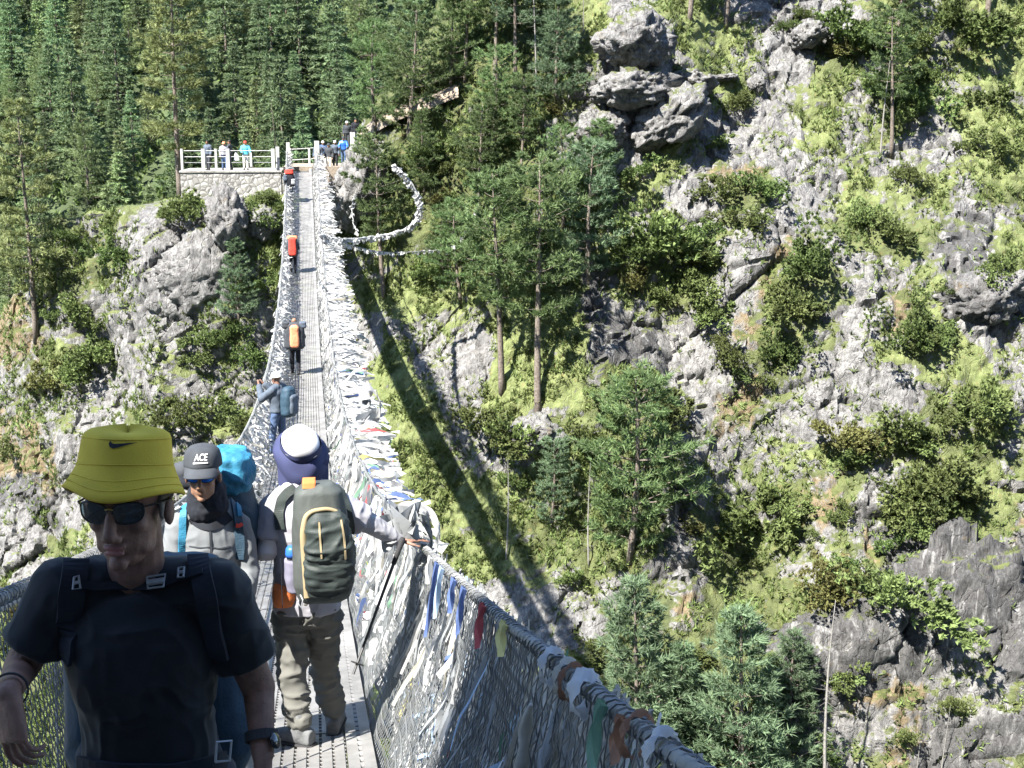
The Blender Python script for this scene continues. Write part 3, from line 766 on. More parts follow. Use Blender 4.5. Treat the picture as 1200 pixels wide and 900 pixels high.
stonebox(q, xl, xr, YP, YP + .5, -4.3, PZ - .1); stonebox(q, xl, xl + .5, YP + .5, YP + 7, -4.3, PZ - .1); stonebox(q, xl + 5.4, xr + .3, YP + .06, YP + .6, -4.7, PZ - .35)
q.build('wall', M['masonry'], pf)
q = MB(); stonebox(q, xl - .05, xr + .05, YP - .05, YP + 7.1, PZ - .1, PZ); q.build('slab', M['stone'], pf)
rail = empty('railing', (xl, YP, PZ)); tag(rail, 'white post railing along the edge of the stone platform', 'railing')
pp = [213, 238, 253, 267, 294, 320]
for i, x in enumerate(pp):
    w = .20 if i in (1, 3, 5) else .13
    X = at(x, 190, YP)[0]; q = MB(); q.box((X, YP + .15, PZ + .62), (w, .2, 1.24 if i != 4 else .8)); q.build('post', M['white_paint'], rail)
for z in (.45, .78, 1.12):
    q = MB(); q.tube([(xl + .12, YP + .15, PZ + z), (at(320, 190, YP)[0], YP + .15, PZ + z)], .028, 6); q.build('rail', M['steel_dark'] if z < .5 else M['steel'], rail)
for x, lab in ((325.5, 'short white concrete post just right of the platform corner'), (338, 'tall white concrete post behind the left side of the bridge end')):
    q = MB(); X = at(x, 190, YP + .6)[0]; q.box((X, YP + .6, PZ + .5), (.2, .2, 1.7 if x < 330 else 2.2)); tag(q.build('post', M['white_paint']), lab, 'post')
q = MB(); X0 = at(340, 190, YP + 5)[0]; X1 = at(385, 190, YP + 5)[0]
rr = empty('railing', (X0, YP + 5, PZ)); tag(rr, 'thin grey pipe railing across the end of the bridge landing', 'railing')
for z in (.5, 1.15): q = MB(); q.tube([(X0, YP + 5, PZ + z), (X1, YP + 5, PZ + z + .15)], .03, 6); q.build('rail', M['steel'], rr)
for t in (0, .5, 1): q = MB(); X = X0 + (X1 - X0) * t; q.box((X, YP + 5, PZ + .6), (.12, .12, 1.3)); q.build('post', M['white_paint'], rr)
for x, zt, lab in ((371, 167, 'concrete gate post at the right of the bridge end'), (413, 157, 'tall grey post among the waiting walkers')):
    p = at(x, zt, YP + 1); q = MB(); q.box((p[0], p[1], (p[2] + PZ) / 2 - .2), (.28, .28, p[2] - PZ + .6)); tag(q.build('post', M['white_paint']), lab, 'post')
q = MB(); stonebox(q, XL - .5, 3.0, YE - .4, YE + 11, dz(YE) - 1.2, dz(YE) - .02); tag(q.build('path', M['earth']), 'pale earth landing at the far end of the bridge', 'path', kind='structure')
# the pale path climbing right of the bridge end
P0 = []
for x, y in ((395, 175), (420, 160), (450, 140), (478, 128), (500, 120), (520, 112), (536, 106)):
    p, _ = hit(x, y + 8)
    if p is not None: P0.append(p + np.array([0, -.2, .45]))
if len(P0) > 3:
    P0 = np.array(P0); t = np.linspace(0, len(P0) - 1, 40); C = np.stack([np.interp(t, range(len(P0)), P0[:, j]) for j in range(3)], 1)
    C = C + .12 * fbm(C * .7, 2, 3)[:, None]
    q = MB(); V = []
    for p in C:
        for dy, dz_ in ((-.45, -.45), (-.35, .0), (.5, .30), (.8, -.3)): V.append(p + np.array([0, dy, dz_]))
    q.add(V, [(i * 4 + k, i * 4 + k + 1, i * 4 + k + 5, i * 4 + k + 4) for i in range(len(C) - 1) for k in range(3)])
    tag(q.build('path', M['earth'], None, True), 'pale stony footpath climbing to the right above the bridge end', 'path', kind='structure')

# ------------------------------------------------------------------ the bridge
br = empty('suspension_bridge', (0, 0, -1.5)); tag(br, 'long steel footbridge with wire net sides dipping across the gorge', 'bridge')
def deckmat():
    m, n, l, b = newmat('deck_steel'); tc = n.new('ShaderNodeTexCoord'); nz = n.new('ShaderNodeTexNoise'); nz.inputs['Scale'].default_value = 3; nz.inputs['Detail'].default_value = 7; nz.inputs['Roughness'].default_value = .7
    l.new(tc.outputs['Object'], nz.inputs['Vector']); r = ramp(n, [(.3, (.12, .118, .113)), (.5, (.21, .206, .20)), (.7, (.29, .285, .278))]); l.new(nz.outputs['Fac'], r.inputs[0]); l.new(r.outputs[0], b.inputs['Base Color'])
    b.inputs['Roughness'].default_value = .55; b.inputs['Metallic'].default_value = .15; return m
M['deck'] = deckmat()
q = MB(); q.box((-.35, -1.2, -1.62), (2.6, 3.6, .2)); tag(q.build('path', M['stone']), 'stone landing under the camera at the near bridge end', 'path', kind='structure')
PL = 1.55; npan = int((YE - .4) / PL)
for i in range(npan):
    y0 = .4 + i * PL; y1 = y0 + PL - .03; q = MB()
    nb = 15; w = (XR - XL - .16) / nb
    for k in range(nb):
        x = XL + .02 + w * (k + .5)
        q.beam((x, y0, dz(y0)), (x, y1, dz(y1)), w * .60, .012, up=(0, 0, 1)) if False else None
        ww = w * .38; q.add([(x - ww, y0, dz(y0)), (x + ww, y0, dz(y0)), (x + ww, y1, dz(y1)), (x - ww, y1, dz(y1)),
                             (x - ww, y0, dz(y0) - .03), (x + ww, y0, dz(y0) - .03), (x + ww, y1, dz(y1) - .03), (x - ww, y1, dz(y1) - .03)],
                            [(0, 1, 2, 3), (0, 3, 7, 4), (1, 5, 6, 2), (0, 4, 5, 1), (2, 6, 7, 3)])
    stp = .075 if y0 < 14 else .3
    for y in np.arange(y0 + .03, y1, stp):
        q.box((((XL + XR) / 2) - .06, y, dz(y) - .012), (XR - XL - .16, .013, .018))
    q.build('deck_grating', M['deck'], br)
# edge plates with a slotted row, right and left
for sx, x0, x1 in ((1, XR - .135, XR), (-1, XL - .02, XL + .02)):
    q = MB(); Y = np.arange(.4, YE, .5)
    for a, b_ in zip(Y[:-1], Y[1:]):
        xs_ = [(x0, x0 + (x1 - x0) * .42), (x0 + (x1 - x0) * .56, x1)] if sx > 0 and a < 16 else [(x0, x1)]
        for u, v in xs_:
            q.add([(u, a, dz(a) + .012), (v, a, dz(a) + .012), (v, b_, dz(b_) + .012), (u, b_, dz(b_) + .012), (u, a, dz(a) - .02), (v, a, dz(a) - .02), (v, b_, dz(b_) - .02), (u, b_, dz(b_) - .02)], [(0, 1, 2, 3), (0, 3, 7, 4), (1, 5, 6, 2), (0, 4, 5, 1)])
    if sx > 0:
        for y in np.arange(.45, 16, .11): q.box((x0 + (x1 - x0) * .49, y, dz(y)), ((x1 - x0) * .16, .045, .02))
    q.build('edge_plate', M['deck'], br)
NX = 0
for y in np.arange(.8, YE, 1.55):                 # cross beams and their uprights
    q = MB(); q.box(((XL + XR) / 2, y, dz(y) - .10), (XR - XL + .62, .07, .09)); q.build('crossbeam', M['steel_dark'], br)
def railp(side, y): return np.array([RXR if side > 0 else RXL, y, dz(y) + (RHR if side > 0 else RHL)])
for side, nm in ((1, 'handrail_cable'), (-1, 'handrail_cable')):
    Y = np.arange(0.0, YE + .3, .25); P = np.array([railp(side, y) for y in Y])
    Pn = P.copy(); Pn[:, 0] += .008 * np.sin(Y * 3); Pn[:, 2] += .006 * np.sin(Y * 4.1 + 1)
    q = MB(); q.tube(Pn, .015, 8); q.build(nm, M['steel_dark'], br, True)
    q = MB(); q.tube(P + np.array([side * .05, 0, -.06]), .014, 6); q.build('handrail_cable', M['steel'], br, True)
    X = (XR + .03 if side > 0 else XL - .03)
    q = MB(); q.tube(np.array([(X, y, dz(y) - .07) for y in Y]), .022, 6); q.build('main_cable', M['steel_dark'], br, True)
    # sparse suspender rods, one part per side rod for the near 45
    rods = 0
    for y in np.arange(.8, YE, 1.55):
        a = railp(side, y); b_ = np.array([X + side * .26, y, dz(y) - .1]); q = MB(); q.tube([a, b_ * [1, 1, 1]], .006, 5)
        if y < 62: q.build('suspender', M['steel'], br)
# nets
def netpoint(side, y, t):
    a = railp(side, y); X = (XR + .015 if side > 0 else XL - .015); b_ = np.array([X, y, dz(y) - .03]); p = a * (1 - t) + b_ * t
    p[0] += side * .05 * math.sin(t * math.pi); return p
def net(side, y0, y1, w, rows, r, nm):
    ncol = int((y1 - y0) / w); t = np.linspace(0, 1, rows)
    V = []; F = []; base = 0
    K = np.arange(ncol)[:, None]; J = np.arange(rows)[None, :]
    Yg = y0 + (K + ((K + J) % 2)) * w + 0 * J
    Yg = Yg + .006 * np.sin(Yg * 31 + J * 2.3) * (w / .03)
    Z0 = dz(Yg); H = RHR if side > 0 else RHL; RX = RXR if side > 0 else RXL; X = (XR + .015 if side > 0 else XL - .015)
    T = t[None, :] + 0 * Yg
    X_ = RX * (1 - T) + X * T + side * .05 * np.sin(T * math.pi) + .012 * np.sin(Yg * 5.1 + T * 4)
    Z_ = (Z0 + H) * (1 - T) + (Z0 - .03) * T
    P = np.stack([X_, Yg, Z_], -1)
    off = np.array([[r, 0, 0], [-r * .5, r * .87, 0], [-r * .5, -r * .87, 0]])
    # twist: alternate crossings bulge in and out
    P[..., 0] += r * 1.2 * np.where((J % 2) == 0, 1, -1)
    V = (P[:, :, None, :] + off).reshape(-1, 3)
    idx = np.arange(ncol * rows * 3).reshape(ncol, rows, 3)
    F = np.concatenate([np.stack([idx[:, :-1, k], idx[:, :-1, (k + 1) % 3], idx[:, 1:, (k + 1) % 3], idx[:, 1:, k]], -1).reshape(-1, 4) for k in range(3)])
    link(nm, mkmesh(nm, V, F, M['wire']), br)
for s_ in (1, -1):
    net(s_, .3, 14, .028, 30, .0027, 'side_net')
    net(s_, 14, YE, .075, 13, .0045, 'side_net')
# lacing wound round the near handrail
q = MB(); Y = np.arange(.8, 9, .006); tt = Y * 2 * math.pi / .045; P = np.stack([RXR + .021 * np.cos(tt), Y, dz(Y) + RHR + .021 * np.sin(tt)], 1); q.tube(P, .0035, 4)
q.build('lacing_wire', M['steel_dark'], br)
q = MB(); P = np.stack([RXL + .030 * np.cos(tt), Y, dz(Y) + RHL + .030 * np.sin(tt)], 1); q.tube(P, .0035, 4); q.build('lacing_wire', M['steel_dark'], br)

# ------------------------------------------------------------------ scarves and flags
def ribbon(p0, d0, L, w, rng, wav=.06, grav=-1.0, n=9, twist=1.0, wind=(0, 0, 0)):
    """cloth strip from p0 in direction d0"""
    p = np.array(p0, float); d = np.array(d0, float); d /= np.linalg.norm(d); P = [p.copy()]; W = []
    side = np.cross(d, rng.normal(0, 1, 3)); side /= np.linalg.norm(side) + 1e-9
    st = L / (n - 1)
    for i in range(n):
        a = side - d * (side @ d); a /= np.linalg.norm(a) + 1e-9
        W.append(a * w / 2 * (1 if i else .45))
        if i == n - 1: break
        d = d + rng.normal(0, wav * 3, 3) + np.array([0, 0, grav]) * .22 + np.asarray(wind) * .2; d /= np.linalg.norm(d)
        side = side + rng.normal(0, .45 * twist, 3)
        p = p + d * st; P.append(p.copy())
    return np.array(P), np.array(W)
def cloth_strip_mesh(seed, L, w, matk, wav=.05):
    rng = np.random.default_rng(seed); n = 16
    t = np.linspace(0, 1, n); u = np.linspace(-1, 1, 5)
    cx_ = .035 * np.sin(t * rng.uniform(4, 9) + rng.uniform(0, 6)) * t; cz = -t * L; cyy = .03 * np.sin(t * rng.uniform(3, 8) + rng.uniform(0, 6)) * t
    ww = w / 2 * (.35 + .65 * np.sin(np.clip(t * 2.5, 0, 1.57))) * (1 + .25 * np.sin(t * 11 + seed))
    V = []
    ang = rng.uniform(-.5, .5) + 1.4 * t * rng.uniform(-1, 1)
    for i in range(n):
        for k in u:
            fold = .028 * math.sin(k * 5.5 + t[i] * 6 + seed) * (w / .1)
            V.append((cx_[i] + fold * math.cos(ang[i]) + k * ww[i] * math.sin(ang[i]) * .5, cyy[i] + k * ww[i] * math.cos(ang[i]), cz[i] + .02 * math.sin(k * 3 + seed)))
    F = [(i * 5 + k, i * 5 + k + 1, (i + 1) * 5 + k + 1, (i + 1) * 5 + k) for i in range(n - 1) for k in range(4)]
    return mkmesh('prayer_scarf', V, F, M['sc_' + matk], True)
SM = {'white': [cloth_strip_mesh(s, random.uniform(.75, 1.0), random.uniform(.014, .034), 'white') for s in range(12)],
      'grey': [cloth_strip_mesh(20 + s, random.uniform(.7, 1.0), random.uniform(.014, .034), 'grey') for s in range(8)],
      'cream': [cloth_strip_mesh(30 + s, random.uniform(.7, .9), .04, 'cream') for s in range(3)]}
for k in ('blue', 'red', 'yellow', 'green', 'orange', 'pale blue'): SM[k] = [cloth_strip_mesh(40 + s, .45, .05, k) for s in range(2)]
def scarf(side, y, kind, label, group, t0=None, out=.02, length=None, rz=None):
    t0 = random.choice([.02, random.uniform(0, .3), random.uniform(0, .6)]) if t0 is None else t0; me = random.choice(SM[kind]); p = netpoint(side, y, t0); p[0] += side * out
    o = link('prayer_scarf', me, None, p)
    sL = random.uniform(.35, .95) * (1 - t0 * .6) if length is None else length
    o.scale = (1, random.uniform(.5, .85) if y < 4 else random.uniform(.7, 1.2), sL * (.7 if y < 3 else 1))
    o.rotation_euler = (random.uniform(-.12, .12), side * .23 + random.uniform(-.05, .05), rz if rz is not None else random.uniform(-.5, .5))
    tag(o, label, 'scarf', group)
ys = np.linspace(1.25, 9.2, 262)
for i, y in enumerate(ys):
    y = y + random.uniform(-.02, .02); r_ = random.random()
    if r_ < .42: scarf(1, y, 'white', 'faded white scarf strip hanging among many behind the right-hand wire net', 'white scarves behind the right net', out=random.uniform(.03, .09))
    elif r_ < .84: scarf(1, y, 'grey', 'weathered grey scarf strip hanging among many behind the right-hand wire net', 'grey scarves behind the right net', out=random.uniform(.01, .07))
    elif r_ < .92: scarf(1, y, 'cream', 'cream scarf strip hanging among the white ones behind the right-hand wire net', 'cream scarves behind the right net', out=random.uniform(.01, .06))
    else:
        k = random.choice(['blue', 'green', 'pale blue', 'red', 'yellow', 'pale blue', 'green'])
        scarf(1, y, k, 'small %s prayer cloth tangled among the strips behind the right-hand net' % k, '%s cloths behind the right net' % k, t0=random.uniform(.1, .6), out=.015, length=random.uniform(.4, .9))
# the coloured ones on the near handrail, inside the net
def rail_y(px, py=None):
    best = min(np.arange(1.0, 20, .02), key=lambda y: abs(pix(railp(1, y))[0][0] - px)); return float(best)
for px0, k, L, w, lab in ((541, 'blue', .13, .09, 'dark blue cloth tied over the near handrail, left of the other blue one'), (553, 'blue', .17, .05, 'narrow dark blue cloth between the wider blue one and the red one'),
    (577, 'red', .14, .07, 'dark red cloth tied to the near handrail'), (603, 'yellow', .09, .10, 'pale yellow cloth hanging from the near handrail beside the red one'),
    (512, 'white', .12, .12, 'white cloth knotted at the top of the near handrail where the shade begins'), (526, 'pale blue', .22, .07, 'pale blue cloth knotted just below the white knot on the handrail'),
    (520, 'blue', .34, .045, 'long thin blue cloth in the net at the edge of the shade'), (748, 'orange', .08, .03, 'faded orange cloth wrapped at the handrail near the bottom edge'), (725, 'green', .14, .04, 'green cloth hanging inside the net near the bottom edge')):
    y = rail_y(px0); rng = np.random.default_rng(int(px0)); n = 12; t = np.linspace(0, 1, n); V = []
    for i in range(n):
        a = netpoint(1, y, 0); zz = -L * t[i]; bulge = .045 * math.cos(t[i] * .9) 
        tpos = t[i] * L / RHR
        b_ = netpoint(1, y, min(1, tpos))
        for kx in np.linspace(-1, 1, 6):
            V.append((b_[0] - .030 - .012 * math.sin(kx * 6 + i * .3), y + kx * w / 2 * (.45 + .6 * t[i] ** .5) + .02 * math.sin(t[i] * 3), b_[2] + .02 + .012 * math.sin(kx * 5)))
    F = [(i * 6 + k_, i * 6 + k_ + 1, (i + 1) * 6 + k_ + 1, (i + 1) * 6 + k_) for i in range(n - 1) for k_ in range(5)]
    tag(link('prayer_scarf', mkmesh('prayer_scarf', V, F, M['sc_' + k], True)), lab, 'scarf', 'scarves tied to the near handrail')
# wraps round the handrail
for px0, k, wd, lab in ((652, 'white', .05, 'white scarf looped round the handrail, first of the wraps from the bridge side'), (668, 'cream', .035, 'cream scarf looped round the handrail beside the first white wrap'),
    (674, 'orange', .012, 'thin orange strip wound under the cream wrap'), (690, 'white', .09, 'broad white scarf bundled over the handrail'), (752, 'orange', .014, 'orange scarf wound round the handrail close to the bottom edge'), (782, 'white', .035, 'white scarf wound round the handrail at the bottom edge'),
    (497, 'white', .05, 'white scarf knotted round the handrail beside the reaching hand')):
    y = rail_y(px0); V = []; n = 20; R0 = .029 + wd * .05
    for i in range(n + 1):
        a = 2 * math.pi * i / n
        for kx in np.linspace(-1, 1, 5):
            r = R0 * (1.15 - .18 * kx * kx) + .006 * math.sin(a * 5 + kx * 3)
            drop = max(0, -math.cos(a - .2)) * .02
            V.append((RXR - .01 + r * math.sin(a), y + kx * wd / 2 * .8 + .02 * math.sin(a), dz(y) + RHR + r * math.cos(a) - drop))
    F = [(i * 5 + k_, i * 5 + k_ + 1, (i + 1) * 5 + k_ + 1, (i + 1) * 5 + k_) for i in range(n) for k_ in range(4)]
    tag(link('prayer_scarf', mkmesh('prayer_scarf', V, F, M['sc_' + k], True)), lab, 'scarf', 'scarves wound round the near handrail')
# pale bundle hanging in the net below the wraps
q = MB(); y = rail_y(645); rngb = np.random.default_rng(3)
P = np.array([netpoint(1, y + .02 * math.sin(i), .12 + .035 * i) + np.array([-.03, 0, 0]) for i in range(9)]); q.tube(P, np.array([.006, .014, .020, .012, .018, .022, .016, .012, .006]) , 8)
tag(q.build('prayer_scarf', M['sc_cream'], None, True), 'knotted cream and yellow scarf bundle hanging inside the near net', 'scarf')

def tangle(name, label, gen, mats):
    for mk in mats:
        V = []; F = []; n0 = 0
        for P, W in gen(mk):
            m_ = len(P); V.append(P - W); V.append(P + W)
            F += [(n0 + i, n0 + i + 1, n0 + m_ + i + 1, n0 + m_ + i) for i in range(m_ - 1)]; n0 += 2 * m_
        if V: tag(link(name, mkmesh(name, np.concatenate(V), F, M['sc_' + mk], True)), label % mk, 'scarves', kind='stuff')
def gen_right(mk):
    rng = np.random.default_rng(abs(hash(mk)) % 1000 if False else {'white': 1, 'cream': 2, 'blue': 3, 'red': 4, 'yellow': 5, 'green': 6, 'grey': 7}[mk])
    cnt = {'white': 9000, 'cream': 700, 'grey': 2000, 'blue': 90, 'red': 50, 'yellow': 70, 'green': 60}[mk]
    for _ in range(cnt):
        if mk in ('white', 'grey', 'cream'): y = 7.5 + 69 * rng.random() ** .85
        else: y = rng.choice([rng.uniform(9, 16), rng.uniform(10, 24), rng.uniform(16, 36)])
        spread = np.interp(y, [7, 10, 14, 20, 30, 50, 70, 77], [.05, .22, .36, .65, .95, .95, .7, .3])
        t0 = rng.random() ** 1.5 * .9
        p = netpoint(1, y, t0); p[0] += rng.uniform(-.03, .06)
        if rng.random() < .5:            # lies on the net, hanging
            yield ribbon(p, (.05, rng.normal(0, .4), -1), rng.uniform(.3, .7) * (1 - t0 * .6), rng.uniform(.03, .08), rng, .05, -.6, 7)
        else:                            # streams outward on the wind
            L = rng.uniform(.3, 1.0) * spread + .12
            yield ribbon(p, (1, rng.normal(-.25, .4), rng.uniform(-.7, .15)), L * 1.05, rng.uniform(.03, .075) + (.05 if mk not in ('white', 'grey') else 0), rng, .06, -.32, 9, .8, (.3, -.1, 0))
def gen_left(mk):
    rng = np.random.default_rng({'white': 11, 'grey': 17, 'cream': 12}[mk])
    for _ in range({'white': 7000, 'grey': 1600, 'cream': 300}[mk]):
        y = 9 + 68 * rng.random() ** .8
        dens = np.interp(y, [8, 14, 22, 30], [.05, .15, .6, 1])
        if rng.random() > dens: continue
        t0 = rng.random() ** 1.3 * .85; p = netpoint(-1, y, t0); p[0] += rng.uniform(-.04, .05)
        if rng.random() < .7: yield ribbon(p, (.1, rng.normal(0, .45), -1), rng.uniform(.25, .7) * (1 - t0 * .7), rng.uniform(.02, .05), rng, .06, -.6, 7)
        else: yield ribbon(p, (.8, rng.normal(0, .6), -.3), rng.uniform(.15, .45), rng.uniform(.02, .05), rng, .12, -.5, 6)
tangle('prayer_scarf_tangle', 'mass of %s scarves and flags tied along the right side of the bridge', gen_right, ['white', 'grey', 'cream', 'blue', 'red', 'yellow', 'green'])
tangle('prayer_scarf_tangle', 'mass of %s scarves woven along the left net of the bridge', gen_left, ['white', 'grey', 'cream'])
def gen_near(mk):
    rng = np.random.default_rng({'white': 51, 'grey': 57, 'cream': 52, 'green': 53, 'pale blue': 54}[mk])
    for _ in range({'white': 1300, 'grey': 1500, 'cream': 160, 'green': 60, 'pale blue': 90}[mk]):
        y = 1.0 + 9 * rng.random(); t0 = rng.random() * .8; p = netpoint(1, y, t0); p[0] += rng.uniform(.02, .09)
        yield ribbon(p, (-.16, rng.normal(0, .10), -1), rng.uniform(.2, .6) * (1 - t0 * .6), rng.uniform(.008, .028), rng, .035, -.9, 9, .7, (-.18, 0, 0))
tangle('prayer_scarf_tangle', 'tattered %s strips and threads behind the near right net', gen_near, ['white', 'grey', 'cream', 'green', 'pale blue'])
# scarf hoops arching out from the right net
def hoop(pts, label, r=.02, nst=3, mk='white', nm='prayer_scarf'):
    pts = np.array(pts); t = np.linspace(0, len(pts) - 1, 30)
    C = np.stack([np.interp(t, range(len(pts)), pts[:, j]) for j in range(3)], 1)
    for _ in range(2): C[1:-1] = (C[:-2] + C[1:-1] * 2 + C[2:]) / 4
    q = MB(); rng = np.random.default_rng(int(abs(pts[0][1] * 100)))
    for k in range(nst):
        ph = rng.uniform(0, 6, 3); A = C + r * 1.1 * np.stack([np.sin(t * 1.7 + ph[0]), np.sin(t * 2.3 + ph[1]), np.sin(t * 2 + ph[2])], 1)
        W = np.stack([.2 * np.sin(t * 2 + ph[0]), .6 * np.sin(t * 3 + ph[1]), np.cos(t + ph[2])], 1); q.strip(A, W * r * 1.2)
    return tag(q.build(nm, M['sc_' + mk], None, True), label, 'scarf', 'scarf hoops on the right net')
Yh = 6.6
hoop([at(452, 590, Yh), at(475, 595, Yh + .1), at(498, 600, Yh + .1), at(512, 622, Yh + .05), at(508, 648, Yh), at(494, 660, Yh)], 'white scarf arching over the reaching hand on the right side')
hoop([at(458, 606, Yh), at(474, 602, Yh + .1), at(494, 610, Yh + .1), at(503, 632, Yh + .05), at(498, 652, Yh), at(490, 662, Yh)], 'inner grey scarf loop under the white arch by the reaching hand', mk='grey')
hoop([at(452, 618, Yh), at(470, 622, Yh), at(486, 616, Yh), at(470, 606, Yh), at(455, 612, Yh)], 'crumpled grey scarf inside the arch by the reaching hand', mk='grey', r=.05, nst=4)
Yh = 17.
hoop([at(418, 462, Yh), at(432, 455, Yh), at(446, 462, Yh), at(449, 476, Yh), at(440, 488, Yh), at(420, 492, Yh)], 'big white scarf loop bulging from the right net halfway to the porter', r=.05)
hoop([at(418, 470, Yh), at(428, 466, Yh), at(438, 472, Yh), at(436, 484, Yh), at(420, 488, Yh)], 'inner loop of the big white scarf bulge', r=.04, mk='grey')
q = MB(); Yh = 6.7
q.add([at(452, 590, Yh), at(478, 586, Yh + .05), at(476, 602, Yh + .1), at(464, 606, Yh + .02), at(457, 598, Yh - .03)], [(0, 1, 2, 4), (4, 2, 3)])
tag(q.build('prayer_flag', M['sc_yellow']), 'pale yellow flag blown outward above the reaching hand', 'flag')
# flag strings hung between the bridge end and the pines
def garland(pts, label, n=70, w=.28, th=.06):
    P = np.array([at(x, y, Y) for x, y, Y in pts]); t = np.linspace(0, len(P) - 1, 120)
    C = np.stack([np.interp(t, range(len(P)), P[:, j]) for j in range(3)], 1)
    for _ in range(6): C[1:-1] = (C[:-2] + C[1:-1] * 2 + C[2:]) / 4
    g = empty('prayer_flag_string', P[0]); tag(g, label, 'flag string', 'flag strings beside the bridge end')
    q = MB(); q.tube(C + .03 * fbm(C * 4, 2, 3)[:, None], (.02 + .045 * (w > .24) * (1 + .5 * fbm(C * 6, 2, 9))), 6); q.build('cord', M['sc_white'], g, True)
    rng = np.random.default_rng(int(pts[0][0])); q = MB(); cols = MB()
    for k in range(n):
        i = rng.uniform(0, 118); c = C[int(i)] + (C[int(i) + 1] - C[int(i)]) * (i % 1)
        Pp, W = ribbon(c, (rng.normal(0, .6), rng.normal(0, .6), -.7), rng.uniform(.5, 1.2) * w, w * rng.uniform(.5, .9), rng, .1, -.4, 4); q.strip(Pp, W)
    q.build('flag_cloth', M['sc_white'], g)['kind'] = 'stuff'
garland([(461, 193, 66), (472, 203, 66), (486, 221, 66), (493, 240, 66), (489, 257, 66), (477, 268, 66), (450, 276, 66), (428, 279, 64), (398, 281, 61), (374, 276, 58)], 'thick white string of prayer flags curling in a loop right of the bridge', 420, .25)
garland([(374, 268, 58), (400, 284, 61), (430, 293, 64), (458, 296, 66), (500, 294, 69), (525, 293, 70), (540, 280, 70.5), (552, 262, 71), (556, 248, 71)], 'long sagging white string of prayer flags reaching to the shaded pines', 150, .22)
garland([(415, 228, 70), (412, 245, 70), (414, 262, 69), (420, 275, 68)], 'short white flag string hanging against the smooth rock', 30, .2)
garland([(374, 330, 48), (400, 362, 50), (420, 388, 51), (432, 400, 52)], 'white scarf line blown out from the middle of the bridge', 40, .22)
garland([(374, 318, 52), (392, 335, 53), (410, 352, 54), (418, 372, 54)], 'thin flag line blown out just above the other one', 30, .16)
# ------------------------------------------------------------------ people
def N(v): v = np.asarray(v, float); return v / (np.linalg.norm(v) + 1e-9)
class Prims(MB):
    def cap(s, a, ra, b, rb, n=14, flat=None):
        a = np.asarray(a, float); b = np.asarray(b, float); L = np.linalg.norm(b - a); x, y, d = frame_of(b - a if L > 1e-6 else (0, 0, 1))
        V = []; rows = []
        for k in range(5): t = math.pi / 2 * (1 - k / 4); rows.append((a - d * ra * math.sin(t), ra * math.cos(t)))
        for k in range(1, 5): t = math.pi / 2 * k / 4; rows.append((b + d * rb * math.sin(t), rb * math.cos(t)))
        rows = [rows[0]] + rows[1:5] + [(b, rb)] + rows[5:]
        for c, r in rows:
            r = max(r, 1e-4)
            for j in range(n):
                t = 2 * math.pi * j / n; V.append(c + r * (math.cos(t) * x + math.sin(t) * y))
        m = len(rows); F = [(i * n + j, i * n + (j + 1) % n, (i + 1) * n + (j + 1) % n, (i + 1) * n + j) for i in range(m - 1) for j in range(n)]
        F += [tuple(range(n))[::-1], tuple((m - 1) * n + j for j in range(n))]
        s.add(V, F); return s
    def ell(s, c, rx, ry, rz, fr=None):
        """fr = (right, forward, up)"""
        r_, f_, u_ = fr if fr else ((1, 0, 0), (0, 1, 0), (0, 0, 1)); r_, f_, u_ = map(np.asarray, (r_, f_, u_))
        V = []; n = 16; m = 10
        for i in range(m + 1):
            p = math.pi * i / m
            for j in range(n):
                t = 2 * math.pi * j / n; V.append(np.asarray(c) + r_ * rx * math.sin(p) * math.cos(t) + f_ * ry * math.sin(p) * math.sin(t) + u_ * rz * math.cos(p) + (u_ * 1e-4 if i in (0, m) else 0))
        F = [(i * n + j, (i + 1) * n + j, (i + 1) * n + (j + 1) % n, i * n + (j + 1) % n) for i in range(m) for j in range(n)]
        # collapse poles with tiny radius
        V = np.array(V); V[:n] += r_ * 0; s.add(V, F); return s
    def loft(s, secs, n=24, e=2.0):
        """secs: (centre, a vector, b vector); closed ends; superellipse exponent e"""
        V = []
        for c, a, b in secs:
            for j in range(n):
                t = 2 * math.pi * j / n; ct, st = math.cos(t), math.sin(t)
                V.append(np.asarray(c, float) + np.asarray(a) * math.copysign(abs(ct) ** (2 / e), ct) + np.asarray(b) * math.copysign(abs(st) ** (2 / e), st))
        m = len(secs); F = [(i * n + j, i * n + (j + 1) % n, (i + 1) * n + (j + 1) % n, (i + 1) * n + j) for i in range(m - 1) for j in range(n)]
        F += [tuple(range(n))[::-1], tuple((m - 1) * n + j for j in range(n))]
        s.add(V, F); return s
